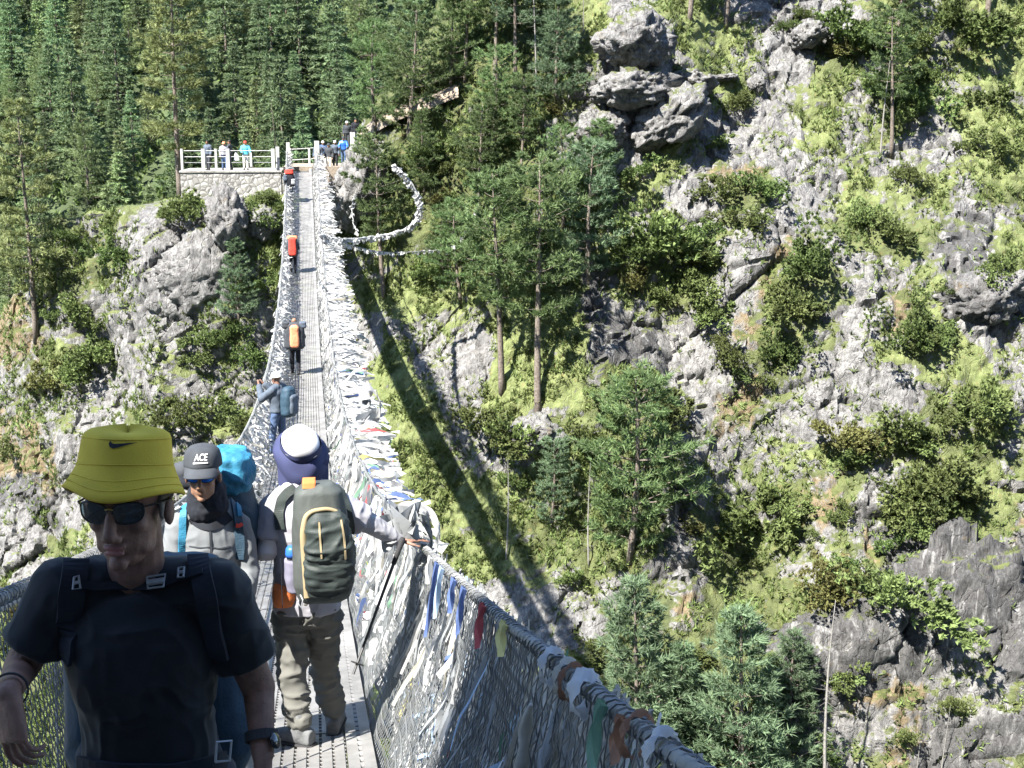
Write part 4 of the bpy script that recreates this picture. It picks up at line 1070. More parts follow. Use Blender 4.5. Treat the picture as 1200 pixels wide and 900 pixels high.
def blob(name, pr, vox, material, parent=None, smooth=3, wr=0.0, wsc=14.0, wdir=(1, 1, 1), seed=1, cut=None):
    me = mkmesh(name, np.concatenate(pr.V), pr.F); bm = bmesh.new(); bm.from_mesh(me)
    bmesh.ops.remove_doubles(bm, verts=bm.verts, dist=2e-4); bmesh.ops.recalc_face_normals(bm, faces=bm.faces); bm.to_mesh(me); bm.free()
    o = bpy.data.objects.new(name, me); COL.objects.link(o)
    md = o.modifiers.new('r', 'REMESH'); md.mode = 'VOXEL'; md.voxel_size = vox; md.adaptivity = 0
    if smooth: sm = o.modifiers.new('s', 'SMOOTH'); sm.factor = .5; sm.iterations = smooth
    dg = bpy.context.evaluated_depsgraph_get(); m2 = bpy.data.meshes.new_from_object(o.evaluated_get(dg)); m2.name = name
    bpy.data.objects.remove(o); bpy.data.meshes.remove(me)
    n = len(m2.vertices); co = np.zeros(n * 3, np.float32); m2.vertices.foreach_get('co', co); co = co.reshape(-1, 3).astype(float)
    nr = np.zeros(n * 3, np.float32); m2.vertices.foreach_get('normal', nr); nr = nr.reshape(-1, 3)
    if wr:
        P = co * wsc * np.asarray(wdir)
        P = P + .6 * np.stack([vnoise(P * .6, 5), vnoise(P * .6, 6), vnoise(P * .6, 7)], 1)
        a = 1 - np.abs(vnoise(P, seed)) * 2; b_ = 1 - np.abs(vnoise(P * 2.1 + 9, seed + 1)) * 2
        co = co + nr * (wr * (.7 * a * np.abs(a) + .35 * b_))[:, None]
        m2.vertices.foreach_set('co', co.astype(np.float32).ravel())
    m2.polygons.foreach_set('use_smooth', np.ones(len(m2.polygons), bool)); m2.materials.clear(); m2.materials.append(material); m2.update()
    return link(name, m2, parent)
def obvh(o):
    me = o.data; n = len(me.vertices); co = np.zeros(n * 3, np.float32); me.vertices.foreach_get('co', co)
    return BVHTree.FromPolygons([tuple(c) for c in co.reshape(-1, 3)], [tuple(p.vertices) for p in me.polygons])
def on(bv, px, py, off=.004):
    """point of a surface seen at a photo position, lifted off it"""
    loc, nr, i, d = bv.ray_cast(Vector((0, 0, 0)), Vector(ray(px, py)), 200)
    if loc is None: return None, None
    nr = np.array(nr); 
    if nr @ ray(px, py) > 0: nr = -nr
    return np.array(loc) + nr * off, nr
def strap(name, bv, pts, w, material, parent, off=.004, th=.004):
    P = []; Nn = []
    pts = np.array(pts, float); k = len(pts); m_ = max(12, k * 6); t = np.linspace(0, k - 1, m_)
    X = np.interp(t, range(k), pts[:, 0]); Y = np.interp(t, range(k), pts[:, 1])
    for x, y in zip(X, Y):
        p, nr = on(bv, x, y, off)
        if p is not None: P.append(p); Nn.append(nr)
    if len(P) < 3: return None
    P = np.array(P); Nn = np.array(Nn)
    for _ in range(3): P[1:-1] = (P[:-2] + 2 * P[1:-1] + P[2:]) / 4; Nn[1:-1] = (Nn[:-2] + 2 * Nn[1:-1] + Nn[2:]) / 4
    T = np.gradient(P, axis=0); V = []
    for p, nr, tt in zip(P, Nn, T):
        s_ = np.cross(N(tt), N(nr)); s_ = N(s_); nn = N(nr)
        for a, b_ in ((-1, -1), (-1, 1), (1, 1), (1, -1)): V.append(p + s_ * a * w / 2 + nn * b_ * th / 2)
    m_ = len(P); F = [(i * 4 + j, i * 4 + (j + 1) % 4, (i + 1) * 4 + (j + 1) % 4, (i + 1) * 4 + j) for i in range(m_ - 1) for j in range(4)] + [(0, 1, 2, 3), tuple((m_ - 1) * 4 + j for j in (3, 2, 1, 0))]
    q = MB(); q.add(V, F); return q.build(name, material, parent)

def head(pr, c, f, up=(0, 0, 1), s=1.0, face=True):
    f = N(f); r = N(np.cross(f, up)); u = np.cross(r, f); fr = (r, f, u); c = np.asarray(c, float)
    L = lambda x, y, z: c + (r * x + f * y + u * z) * s
    pr.ell(L(0, -.012, .035), .076 * s, .096 * s, .088 * s, fr)
    pr.ell(L(0, .022, -.035), .060 * s, .066 * s, .078 * s, fr)
    pr.ell(L(0, .030, -.085), .042 * s, .046 * s, .030 * s, fr)
    if face:
        pr.ell(L(0, .074, -.100), .020 * s, .014 * s, .014 * s, fr)                  # chin
        for x in (-1, 1):
            pr.ell(L(x * .036, .058, -.020), .022 * s, .022 * s, .020 * s, fr)         # cheek
            pr.ell(L(x * .080, -.004, -.012), .010 * s, .019 * s, .031 * s, fr)        # ear
            pr.ell(L(x * .031, .079, .030), .027 * s, .012 * s, .009 * s, fr)          # brow
            pr.ell(L(x * .013, .098, -.040), .009 * s, .010 * s, .008 * s, fr)         # nostril
            pr.ell(L(x * .042, .024, -.070), .015 * s, .034 * s, .022 * s, fr)         # jaw
        pr.cap(L(0, .086, .020), .010 * s, L(0, .108, -.032), .0135 * s)              # nose
        pr.ell(L(0, .088, -.060), .026 * s, .0085 * s, .0055 * s, fr); pr.ell(L(0, .087, -.072), .022 * s, .0085 * s, .0065 * s, fr)
    return fr, L
def hand(pr, w, d, palm_n, side, s=1.0, curl=.5, spread=.22, thumb=.6):
    """w wrist, d direction of the fingers, palm_n the way the palm faces, side = +1 thumb on cross(d, palm_n)"""
    d = N(d); n = N(np.asarray(palm_n) - d * (np.asarray(palm_n) @ d)); a = np.cross(d, n) * side; w = np.asarray(w, float)
    pr.loft([(w + d * .000 * s, a * .026 * s, n * .020 * s), (w + d * .03 * s, a * .034 * s, n * .018 * s), (w + d * .065 * s, a * .041 * s, n * .016 * s), (w + d * .092 * s, a * .040 * s, n * .013 * s)], 14, 2.4)
    for i, (o_, L_) in enumerate(((.030, .070), (.010, .080), (-.011, .074), (-.030, .058))):
        p = w + d * .086 * s + a * o_ * s; dd = N(d + a * o_ * spread * 10); ang = 0
        r = (.0080 - .0005 * i) * s
        for k, fr_ in enumerate((.45, .30, .25)):
            ang += curl * (.7 + .25 * i) * (.5, .75, .6)[k]
            v = N(dd * math.cos(ang) + n * math.sin(ang)); p2 = p + v * L_ * fr_ * s; pr.cap(p, r, p2, r * .93, 10); p = p2; r *= .93
    p = w + d * .022 * s + a * .024 * s; v = N(d * .55 + a * .75 + n * .35 * thumb)
    for L_, r in ((.042, .0125), (.034, .0105), (.026, .0092)):
        p2 = p + v * L_ * s; pr.cap(p, r * s, p2, r * .92 * s, 10); p = p2; v = N(v + d * .35 + n * .22 * thumb)
def torso(pr, J, k=1.0, off=0.0, top=True, belly=1.0, noskirt=False):
    lat = N(J['sL'] - J['sR']); W = np.linalg.norm(J['sL'] - J['sR']) / 2
    spine = lambda t: J['pelvis'] * (1 - t) + J['neck'] * t if 'chest' not in J else (J['pelvis'] * (1 - t) ** 2 + 2 * t * (1 - t) * J['chest'] + J['neck'] * t * t)
    up = N(J['neck'] - J['pelvis']); fw = N(np.cross(up, lat)) * (1 if np.cross(up, lat) @ J['bf'] > 0 else -1); secs = []
    for t, wx, wy in ((-.10, .150, .105), (.02, .168, .118), (.2, .155, .108 * belly), (.4, .155, .108 * belly), (.6, .172, .118), (.76, .180, .118), (.84, .174, .107), (.90, .145, .092), (.95, .105, .079), (.99, .070, .067)):
        if not top and t > .3: break
        if noskirt and t < 0: continue
        wx = wx * W / .19
        secs.append((spine(t) + fw * (.012 if t > .5 else 0.008 * (belly - 1) * 8), lat * (wx * k + off), fw * (wy * k + off)))
    pr.loft(secs, 28, 2.3)
    if top:
        for S, sg in (('L', 1), ('R', -1)): pr.cap(J['neck'] - up * .012 + lat * sg * .045, .058 * k + off, J['s' + S] + up * .004, .050 * k + off, 18)
def limbs(pr, J, parts, off=0, k=1.0):
    R = {'arm': (('s', .050, 'e', .040), ('e', .038, 'w', .026)), 'leg': (('h', .082, 'k', .056), ('k', .055, 'a', .038))}
    for part in parts:
        for S in 'LR':
            for a, ra, b_, rb in R[part]: pr.cap(J[a + S], ra * k + off, J[b_ + S], rb * k + off, 18)
def person(name, label, J, vox, skin, shirt=None, sleeve='short', pants=None, boots=None, hands=None, s=1.0, cat='person', face=True, group=None, shirt_off=.014, wr=.004, belly=1.0, k=1.0, hair=None, hem=0.0):
    root = empty(name, (J['pelvis'][0], J['pelvis'][1], min(J['aL'][2], J['aR'][2]) - .09)); tag(root, label, cat, group)
    pr = Prims(); fr, Lh = head(pr, J['head'], J['hf'], J.get('hu', (0, 0, 1)), s, face)
    pr.cap(J['neck'] - (J['head'] - J['neck']) * .3, .062 * s, J['head'] - np.array(fr[2]) * .05 * s - np.array(fr[1]) * .02, .054 * s)
    torso(pr, J, k, -.004, belly=belly); limbs(pr, J, ('arm', 'leg'), 0, k)
    for S in 'LR':
        pr.cap(J['a' + S] + (0, 0, -.05), .035, J['a' + S] + N(J['bf']) * .14 + (0, 0, -.065), .025)
        h = (hands or {}).get(S)
        d = N(J['w' + S] - J['e' + S])
        if h: hand(pr, J['w' + S], h['d'], h['n'], h['side'], s, h.get('curl', .5), h.get('spread', .2), h.get('thumb', .6))
        elif vox < .012: hand(pr, J['w' + S], d, N(np.cross(d, J['bf'])) * (1 if S == 'L' else -1) if abs(d @ N(J['bf'])) < .9 else (0, 0, -1), 1, s, .6)
        else: pr.cap(J['w' + S], .03, J['w' + S] + d * .13, .022)
    body = blob('body', pr, vox, skin, root, 2 if vox < .012 else 1)
    out = {'root': root, 'body': body, 'frame': fr, 'L': Lh}
    if shirt:
        pr = Prims(); torso(pr, J, k, shirt_off, belly=belly, noskirt=True)
        for S in 'LR':
            if sleeve == 'short':
                m_ = J['s' + S] * .28 + J['e' + S] * .72
                d = N(J['e' + S] - J['s' + S]); x, y, _ = frame_of(d)
                pr.cap(J['s' + S], .058 * k + shirt_off, J['s' + S] + d * .08, .056 * k + shirt_off)
                pr.loft([(J['s' + S], x * (.05 * k + shirt_off), y * (.05 * k + shirt_off)), (J['s' + S] * .6 + J['e' + S] * .4, x * (.055 * k + shirt_off), y * (.055 * k + shirt_off)), (m_, x * (.056 * k + shirt_off), y * (.056 * k + shirt_off))], 20)
            else:
                pr.cap(J['s' + S], .056 * k + shirt_off, J['e' + S], .046 * k + shirt_off); pr.cap(J['e' + S], .044 * k + shirt_off, J['w' + S] * .96 + J['e' + S] * .04, .030 * k + shirt_off)
        if hem:
            lat = N(J['sL'] - J['sR']); pr.loft([(J['pelvis'] + np.array([0, 0, .1]), lat * .18 * k, N(J['bf']) * .13 * k), (J['pelvis'] - np.array([0, 0, hem]), lat * .185 * k, N(J['bf']) * .135 * k)], 24, 2.3)
        out['shirt'] = blob('shirt' if sleeve == 'short' else 'jacket', pr, vox, shirt, root, (40 if vox < .006 else 12) if vox < .012 else 1, wr if vox < .012 else wr * 1.5, 11, (1, 1, .8), 3)
    if pants:
        pr = Prims(); torso(pr, J, k, .008, top=False); 
        for S in 'LR':
            a, b_, c_ = J['h' + S], J['k' + S], J['a' + S]
            pr.cap(a, .092 * k, b_, .070 * k, 18); pr.cap(b_, .068 * k, c_ * .8 + b_ * .2, .060 * k, 18); pr.cap(c_ * .8 + b_ * .2, .062 * k, c_ + (0, 0, .045), .058 * k, 18)
        out['trousers'] = blob('trousers', pr, vox, pants, root, 3 if vox < .012 else 1, wr * 2.6, 10, (.8, .8, 1.4), 8)
    if boots:
        for S in 'LR':
            pr = Prims(); a = J['a' + S]; f = N(J.get('toe' + S, J['bf'])); x = N(np.cross(f, (0, 0, 1))); z = np.array([0, 0, 1.])
            pr.cap(a + z * .06, .052, a - z * .03, .05)
            pr.loft([(a - f * .075 - z * .045, x * .036, z * .045), (a - f * .02 - z * .038, x * .040, z * .052), (a + f * .06 - z * .048, x * .045, z * .042), (a + f * .13 - z * .06, x * .050, z * .030), (a + f * .175 - z * .066, x * .035, z * .022)], 16, 2.6)
            bt = blob('boot', pr, max(vox, .007), boots, root, 2)
            q = Prims(); q.loft([(a - f * .085 - z * .088, x * .038, z * .010), (a + f * .05 - z * .088, x * .048, z * .010), (a + f * .15 - z * .088, x * .052, z * .010), (a + f * .19 - z * .084, x * .03, z * .010)], 14, 3)
            q.build('sole', M['rubber'], bt)
    return out
def stand(x, y, z, face, H=1.7, stride=.12, arms='down', lean=0.0, step=1):
    """joints of a standing figure; face = heading angle (0 looks along +Y)"""
    k = H / 1.75; f = np.array([-math.sin(face), math.cos(face), 0]); r = np.array([math.cos(face), math.sin(face), 0]); z0 = np.array([x, y, z]); u = np.array([0, 0, 1.])
    Lf = lambda a, b_, c_: z0 + (r * a + f * (b_ + lean * max(0, c_ - .9)) + u * c_) * k
    J = dict(head=Lf(0, .03, 1.61), neck=Lf(0, 0, 1.45), pelvis=Lf(0, 0, .93), sL=Lf(-.185, 0, 1.40), sR=Lf(.185, 0, 1.40), hL=Lf(-.09, 0, .90), hR=Lf(.09, 0, .90),
             kL=Lf(-.10, stride * .6 * step + .03, .50), kR=Lf(.10, -stride * .3 * step + .03, .50), aL=Lf(-.10, stride * step, .09), aR=Lf(.10, -stride * step, .09), bf=f, hf=f + u * -.15)
    if arms == 'down': J.update(eL=Lf(-.24, -.03, 1.12), eR=Lf(.24, -.03, 1.12), wL=Lf(-.25, .10, .90), wR=Lf(.25, .10, .90))
    elif arms == 'up': J.update(eL=Lf(-.24, .22, 1.22), eR=Lf(.22, .22, 1.22), wL=Lf(-.10, .38, 1.45), wR=Lf(.08, .38, 1.45))
    elif arms == 'rail': J.update(eL=Lf(-.27, .12, 1.16), eR=Lf(.27, .12, 1.16), wL=Lf(-.24, .34, 1.08), wR=Lf(.24, .34, 1.08))
    elif arms == 'strap': J.update(eL=Lf(-.27, .02, 1.15), eR=Lf(.27, .02, 1.15), wL=Lf(-.12, .17, 1.28), wR=Lf(.12, .17, 1.28))
    return J
def lathe_hat(name, c, fr, prof, material, parent, n=56, wob=None, thick=.004):
    """prof: (radius x, radius y, height) rows; wob(t, i, r, h) -> r, h"""
    r_, f_, u_ = map(np.asarray, fr); V = []; m_ = len(prof)
    for sgn in (0, 1):
        for i, (rx, ry, h) in enumerate(prof):
            for j in range(n):
                t = 2 * math.pi * j / n; a, b_, hh = rx, ry, h
                if wob: g, dh = wob(t, i); a *= g; b_ *= g; hh += dh
                if sgn: a = max(a - thick, 1e-4); b_ = max(b_ - thick, 1e-4); hh -= thick
                V.append(np.asarray(c) + r_ * a * math.cos(t) + f_ * b_ * math.sin(t) + u_ * hh)
    F = [(i * n + j, i * n + (j + 1) % n, (i + 1) * n + (j + 1) % n, (i + 1) * n + j) for i in range(m_ - 1) for j in range(n)]
    o_ = m_ * n; F += [(o_ + i * n + j, o_ + (i + 1) * n + j, o_ + (i + 1) * n + (j + 1) % n, o_ + i * n + (j + 1) % n) for i in range(m_ - 1) for j in range(n)]
    F += [((m_ - 1) * n + j, (m_ - 1) * n + (j + 1) % n, o_ + (m_ - 1) * n + (j + 1) % n, o_ + (m_ - 1) * n + j) for j in range(n)]
    q = MB(); q.add(V, F); return q.build(name, material, parent, True)

M['skin'] = mat('skin', (.20, .112, .082), .6, .28, 26, .45, 170); M['skin'].node_tree.nodes['Principled BSDF'].inputs['Subsurface Weight'].default_value = .12
M['skin'].node_tree.nodes['Principled BSDF'].inputs['Subsurface Radius'].default_value = (.012, .005, .003)
M['skin_brown'] = mat('skin_brown', (.25, .135, .085), .55, .12, 18)
M['rubber'] = mat('rubber', (.03, .03, .032), .8, .2, 20)
M['black_shirt'] = mat('black_shirt', (.007, .009, .012), .85, .3, 12, .3, 250, sheen=.15)
M['strap'] = mat('strap_webbing', (.012, .015, .022), .8, .2, 30, .3, 300)
M['buckle'] = mat('grey_buckle', (.30, .31, .32), .4, .1, 20)
M['reflect'] = mat('grey_patch', (.22, .25, .28), .5, .1, 20)
M['yellow_hat'] = mat('yellow_cotton', (.55, .40, .04), .85, .14, 10, .35, 260)
M['swoosh'] = mat('dark_embroidery', (.02, .022, .025), .7, .1, 20)
M['lens'] = mat('dark_lens', (.008, .010, .010), .08, .1, 3, coat=.6)
M['frame'] = mat('glasses_frame', (.012, .011, .010), .3, .1, 3)
M['gold'] = mat('gold_bridge', (.5, .36, .12), .3, .1, 3, metal=.9)
M['blue_lens'] = mat('blue_mirror_lens', (.02, .16, .62), .12, .3, 30, metal=.6)
M['grey_tee'] = mat('grey_tee', (.30, .295, .325), .9, .1, 8, .2, 200)
M['white_sleeve'] = mat('white_sun_sleeve', (.55, .55, .58), .8, .06, 8)
M['grey_sleeve'] = mat('grey_sun_sleeve', (.33, .33, .36), .8, .08, 8)
M['khaki'] = mat('grey_khaki_trousers', (.118, .117, .106), .9, .15, 6, .25, 120)
M['boot'] = mat('grey_hiking_boot', (.13, .135, .14), .85, .3, 22, .4, 90)
M['navy'] = mat('navy_brim', (.04, .047, .11), .85, .12, 8, .2, 160)
M['white_cap'] = mat('white_cloth', (.60, .60, .62), .85, .05, 8)
M['pack_green'] = mat('dark_green_ripstop', (.026, .034, .032), .6, .2, 10, .35, 120)
M['pack_grey'] = mat('grey_green_ripstop', (.062, .070, .066), .65, .2, 10, .3, 120)
M['tan'] = mat('tan_piping', (.30, .24, .14), .8, .15, 10)
M['orange'] = mat('orange_cloth', (.55, .16, .05), .8, .12, 10)
M['blue_cap'] = mat('blue_plastic', (.03, .13, .50), .4, .15, 10)
M['purple_pocket'] = mat('violet_grey_mesh_pocket', (.17, .165, .22), .8, .15, 20)
M['grey_jacket'] = mat('grey_softshell', (.155, .165, .172), .8, .15, 6, .2, 150)
M['charcoal'] = mat('charcoal_cloth', (.045, .05, .058), .85, .2, 10, .2, 150)
M['black_cloth'] = mat('black_cloth', (.014, .016, .022), .85, .2, 10, .2, 150)
M['pack_blue'] = mat('bright_blue_ripstop', (.03, .165, .27), .6, .3, 9, .5, 60)
M['pack_navy'] = mat('dark_blue_ripstop', (.03, .06, .09), .6, .18, 9, .35, 100)
M['red'] = mat('red_cloth', (.60, .06, .04), .7, .12, 9)
M['salmon'] = mat('salmon_cloth', (.72, .27, .14), .75, .12, 9)
M['denim'] = mat('blue_denim', (.07, .11, .20), .85, .2, 9)
M['slate'] = mat('slate_blue_jacket', (.08, .10, .13), .8, .2, 9)
M['turquoise'] = mat('turquoise_jacket', (.10, .45, .58), .7, .1, 9)
M['lips'] = mat('lips', (.30, .12, .10), .5, .1, 30)
M['grey_hair'] = mat('grey_hair', (.16, .14, .12), .7, .3, 90, .6, 300)
M['hair'] = mat('dark_hair', (.02, .017, .015), .6, .2, 60)
M['pole'] = mat('carbon_pole', (.03, .03, .033), .4, .2, 20)
M['pale_cloth'] = mat('pale_cloth', (.62, .60, .55), .85, .1, 9)

# ======== the man in front, yellow hat, in the shade
Y0 = 2.76
J = dict(head=at(151, 591, Y0), neck=at(160, 684, Y0 + .09), pelvis=at(180, 915, Y0 + .08), sR=at(74, 690, Y0 + .07), sL=at(254, 690, Y0 + .05),
         eR=at(24, 784, Y0 + .06), wR=at(10, 812, Y0 - .17), eL=at(303, 806, Y0 + .07), wL=at(308, 884, Y0 - .02), bf=np.array([-.08, -1, 0]), hf=np.array([-.24, -1, -.03]))
zd = dz(3.0)
J['hL'] = J['pelvis'] + (.09, 0, -.03); J['hR'] = J['pelvis'] + (-.09, 0, -.03)
J['kL'] = J['hL'] + (.02, -.10, -.38); J['kR'] = J['hR'] + (-.01, .02, -.40)
J['aL'] = np.array([J['hL'][0] + .02, 2.70, dz(2.7) + .10]); J['aR'] = np.array([J['hR'][0] - .01, 3.05, dz(3.05) + .12])
fg = person('person', 'man in black T-shirt, yellow bucket hat and dark sunglasses walking up in the shade', J, .0042, M['skin'], M['black_shirt'], 'short', M['charcoal'], M['boot'],
            hands={'R': dict(d=(.10, -.30, -1), n=(.55, .65, .1), side=-1, curl=.70, spread=.32, thumb=.8), 'L': dict(d=(0, -.15, -1), n=(-1, .1, 0), side=1, curl=.5)}, s=1.08, shirt_off=.014, wr=.0085, belly=1.08, k=.98)
R_ = fg['root']; fr = fg['frame']; L = fg['L']
hc = L(0, -.004, .072)
hfr = (fr[0], N(fr[1] + .26 * fr[2]), N(fr[2] - .26 * fr[1]))
prof = [(.004, .004, .088), (.04, .045, .086), (.074, .084, .081), (.087, .098, .074), (.091, .103, .066), (.0935, .106, .048), (.0955, .108, .030), (.097, .109, .020), (.098, .110, .016), (.0985, .1105, .011), (.105, .117, -.006), (.113, .125, -.024), (.121, .133, -.040), (.127, .139, -.050)]
hat = lathe_hat('bucket_hat', hc, hfr, prof, M['yellow_hat'], R_, 72, lambda t, i: (1 + (.024 * math.sin(3 * t + 1) + .016 * math.sin(5 * t)) * min(1, i / 6), (.006 * math.sin(2 * t + .5) + .009 * math.sin(3 * t)) * max(0, i - 9) / 4 + .010 * math.sin(2 * t + 1) * max(0, 5 - i) / 5))
q = MB()
for rr_, hh in ((.0918, .0660), (.0990, .0120), (.1095, -.0160), (.1175, -.0325)):
    tt = np.linspace(0, 2 * math.pi, 60); rx = rr_ * 1.004; ry = rx + .012
    P = np.array([hc + np.asarray(hfr[0]) * rx * (1 + .024 * math.sin(3 * a + 1) + .016 * math.sin(5 * a)) * math.cos(a) + np.asarray(hfr[1]) * ry * (1 + .024 * math.sin(3 * a + 1) + .016 * math.sin(5 * a)) * math.sin(a) + np.asarray(hfr[2]) * (hh + (.006 * math.sin(2 * a + .5) + .009 * math.sin(3 * a)) * min(1, max(0, (.011 - hh) / .06)) + .010 * math.sin(2 * a + 1) * (.2 if hh > .05 else 0)) for a in tt]); q.tube(P, .0010, 4)
q.build('stitching', M['yellow_hat'], hat)
hb = obvh(hat)
def swoosh(bv, x0, y0, w, h, rot, material, parent):
    # tick: thick hooked left end, tapering tail rising to the right
    up_ = [(0.02, .42), (.03, .70), (.10, .83), (.22, .80), (.42, .62), (.70, .36), (1.0, .10)]
    lo_ = [(0.02, .42), (.06, .14), (.10, .0), (.17, .34), (.30, .44), (.60, .30), (1.0, .10)]
    # outline of the mark: hook starts at upper left, belly low, tail to upper right
    top = [(.06, .02), (.085, .22), (.13, .36), (.22, .42), (.40, .36), (.68, .22), (1.0, .10)]
    bot = [(.04, .04), (.0, .45), (.04, .85), (.15, 1.0), (.32, .86), (.65, .46), (1.0, .12)]
    n = 26; t = np.linspace(0, 6, n); c, s = math.cos(rot), math.sin(rot); V = []
    for i in range(n):
        a = np.array([np.interp(t[i], range(7), [p[0] for p in top]), np.interp(t[i], range(7), [p[1] for p in top])]); b_ = np.array([np.interp(t[i], range(7), [p[0] for p in bot]), np.interp(t[i], range(7), [p[1] for p in bot])])
        for k_ in (0, .33, .66, 1):
            p = a * (1 - k_) + b_ * k_; X = p[0] * w; Y = p[1] * h
            q_, nr = on(bv, x0 + X * c - Y * s, y0 + X * s + Y * c, .0022); V.append(q_)
    if any(v is None for v in V): print('logo miss'); return
    F = [(i * 4 + k_, i * 4 + k_ + 1, (i + 1) * 4 + k_ + 1, (i + 1) * 4 + k_) for i in range(n - 1) for k_ in range(3)]
    q = MB(); q.add(V, F); q.build('logo', material, parent)
swoosh(hb, 128, 516, 33, 9.5, .05, M['swoosh'], hat)
# sunglasses
def glasses(parent, L, lens, frm, s=1.0, w=.029, h=.021, gold=None, zc=.012, yc=.098):
    g = empty('sunglasses', L(0, yc, zc)); g.parent = parent; g.matrix_parent_inverse = chain(parent).inverted()
    for sx in (-1, 1):
        V = []; n = 22; c0 = sx * .034
        for layer, (k_, dy) in enumerate(((.0, .004), (.55, .003), (1.0, 0))):
            for j in range(n):
                t = 2 * math.pi * j / n; ct, st = math.cos(t), math.sin(t)
                x = c0 + k_ * w * math.copysign(abs(ct) ** .72, ct) * (1 + .10 * st); z = zc + k_ * h * math.copysign(abs(st) ** .72, st) + (.002 * sx * ct * k_)
                V.append(L(x, yc + dy - .35 * (abs(x) ** 2) / .09, z))
        F = [(i * n + j, i * n + (j + 1) % n, (i + 1) * n + (j + 1) % n, (i + 1) * n + j) for i in range(2) for j in range(n)]
        q = MB(); q.add(V, F); q.build('lens', lens, g, True)
        q = MB(); P = np.array(V[2 * n:] + V[2 * n:2 * n + 1]); q.tube(P, .0021, 5); 
        q.tube([L(sx * .062, yc - .014, zc + .012), L(sx * .078, yc - .04, zc + .010), L(sx * .084, .0, zc + .002), L(sx * .084, -.02, zc - .012)], .0024, 5); q.build('frame', frm, g)
    q = MB(); q.tube([L(-.008, yc + .001, zc + .008), L(0, yc + .004, zc + .011), L(.008, yc + .001, zc + .008)], .0018, 5); q.build('bridge', gold or frm, g)
glasses(R_, L, M['lens'], M['frame'], gold=M['gold'])
pr = Prims(); ln = lambda x, y, z: L(x * 1, y, z)
for z_, ry in ((-.0595, .0045), (-.0705, .0055)): pr.ell(L(0, .0915, z_), .023, .0065, ry, fr)
blob('lips', pr, .0025, M['lips'], R_, 2)
pr = Prims()
for sx in (-1, 1):
    pr.ell(L(sx * .070, -.015, .018), .013, .040, .030, fr); pr.ell(L(sx * .0735, .020, .0), .006, .008, .024, fr)
pr.ell(L(0, -.060, -.02), .062, .045, .055, fr)
blob('hair', pr, .004, M['grey_hair'], R_, 2, .003, 60)
sb = obvh(fg['shirt'])
M['pack_black'] = M['strap']
bp = empty('backpack', J['pelvis'] + (0, .25, .3)); tag(bp, 'dark backpack worn by the man in the yellow hat, its straps crossing his chest', 'backpack', 'backpacks')
strap('shoulder_strap', sb, [(98, 632), (90, 655), (84, 690), (80, 730), (79, 772)], .055, M['strap'], bp, .006, .010)
strap('shoulder_strap', sb, [(222, 632), (232, 655), (240, 690), (248, 730), (258, 770)], .046, M['strap'], bp, .006, .010)
strap('sternum_strap', sb, [(84, 683), (120, 688), (160, 690), (200, 682), (240, 672)], .018, M['strap'], bp, .012, .006)
strap('reflective_patch', sb, [(56, 655), (68, 648), (81, 642)], .018, M['reflect'], bp, .010, .004)
strap('reflective_patch', sb, [(219, 637), (228, 642), (238, 648)], .018, M['reflect'], bp, .016, .004)
for x0, y0, w_, h_ in ((186, 684, 20, 11), (87, 684, 7, 10), (215, 676, 6, 9)):
    P = [on(sb, x0 + a, y0 + b_ - a * .12, .020)[0] for a, b_ in ((-w_ / 2, -h_ / 2), (w_ / 2, -h_ / 2), (w_ / 2, h_ / 2), (-w_ / 2, h_ / 2), (-w_ / 2, -h_ / 2))]
    q = MB()
    if all(p is not None for p in P):
        q.tube(np.array(P), .0028, 5)
        q.add(P[:4] * 1.0, [(0, 1, 2, 3)]) if False else q.tube([P[0] * .5 + P[3] * .5, P[1] * .5 + P[2] * .5], .007 if w_ > 10 else .004, 6)
        q.build('buckle', M['buckle'], bp)
pr = Prims(); c0 = (J['neck'] + J['pelvis']) / 2 + (0, .27, -.02)
pr.loft([(c0 + (0, .0, -.34), (.20, 0, 0), (0, .09, 0)), (c0 + (0, 0, -.25), (.24, 0, 0), (0, .13, 0)), (c0 + (0, 0, .05), (.22, 0, 0), (0, .13, 0)), (c0 + (0, 0, .22), (.15, 0, 0), (0, .09, 0))], 24, 3)
blob('pack_bag', pr, .012, M['pack_navy'], bp, 3, .006, 10)
hb2 = strap('hip_belt', obvh(fg['shirt']), [(92, 893), (140, 901), (200, 903), (250, 893), (268, 884)], .035, M['strap'], bp, .012, .010)
P = at(261, 880, J['pelvis'][1] - .17); q = MB(); u_ = np.array([0, 0, 1.]); x_ = N(np.array([1, .3, 0]))
q.tube(np.array([P + x_ * a + u_ * b_ for a, b_ in ((-.017, -.022), (.014, -.026), (.020, .020), (-.012, .024), (-.017, -.022))]), .0032, 5); q.build('buckle', M['buckle'], bp)
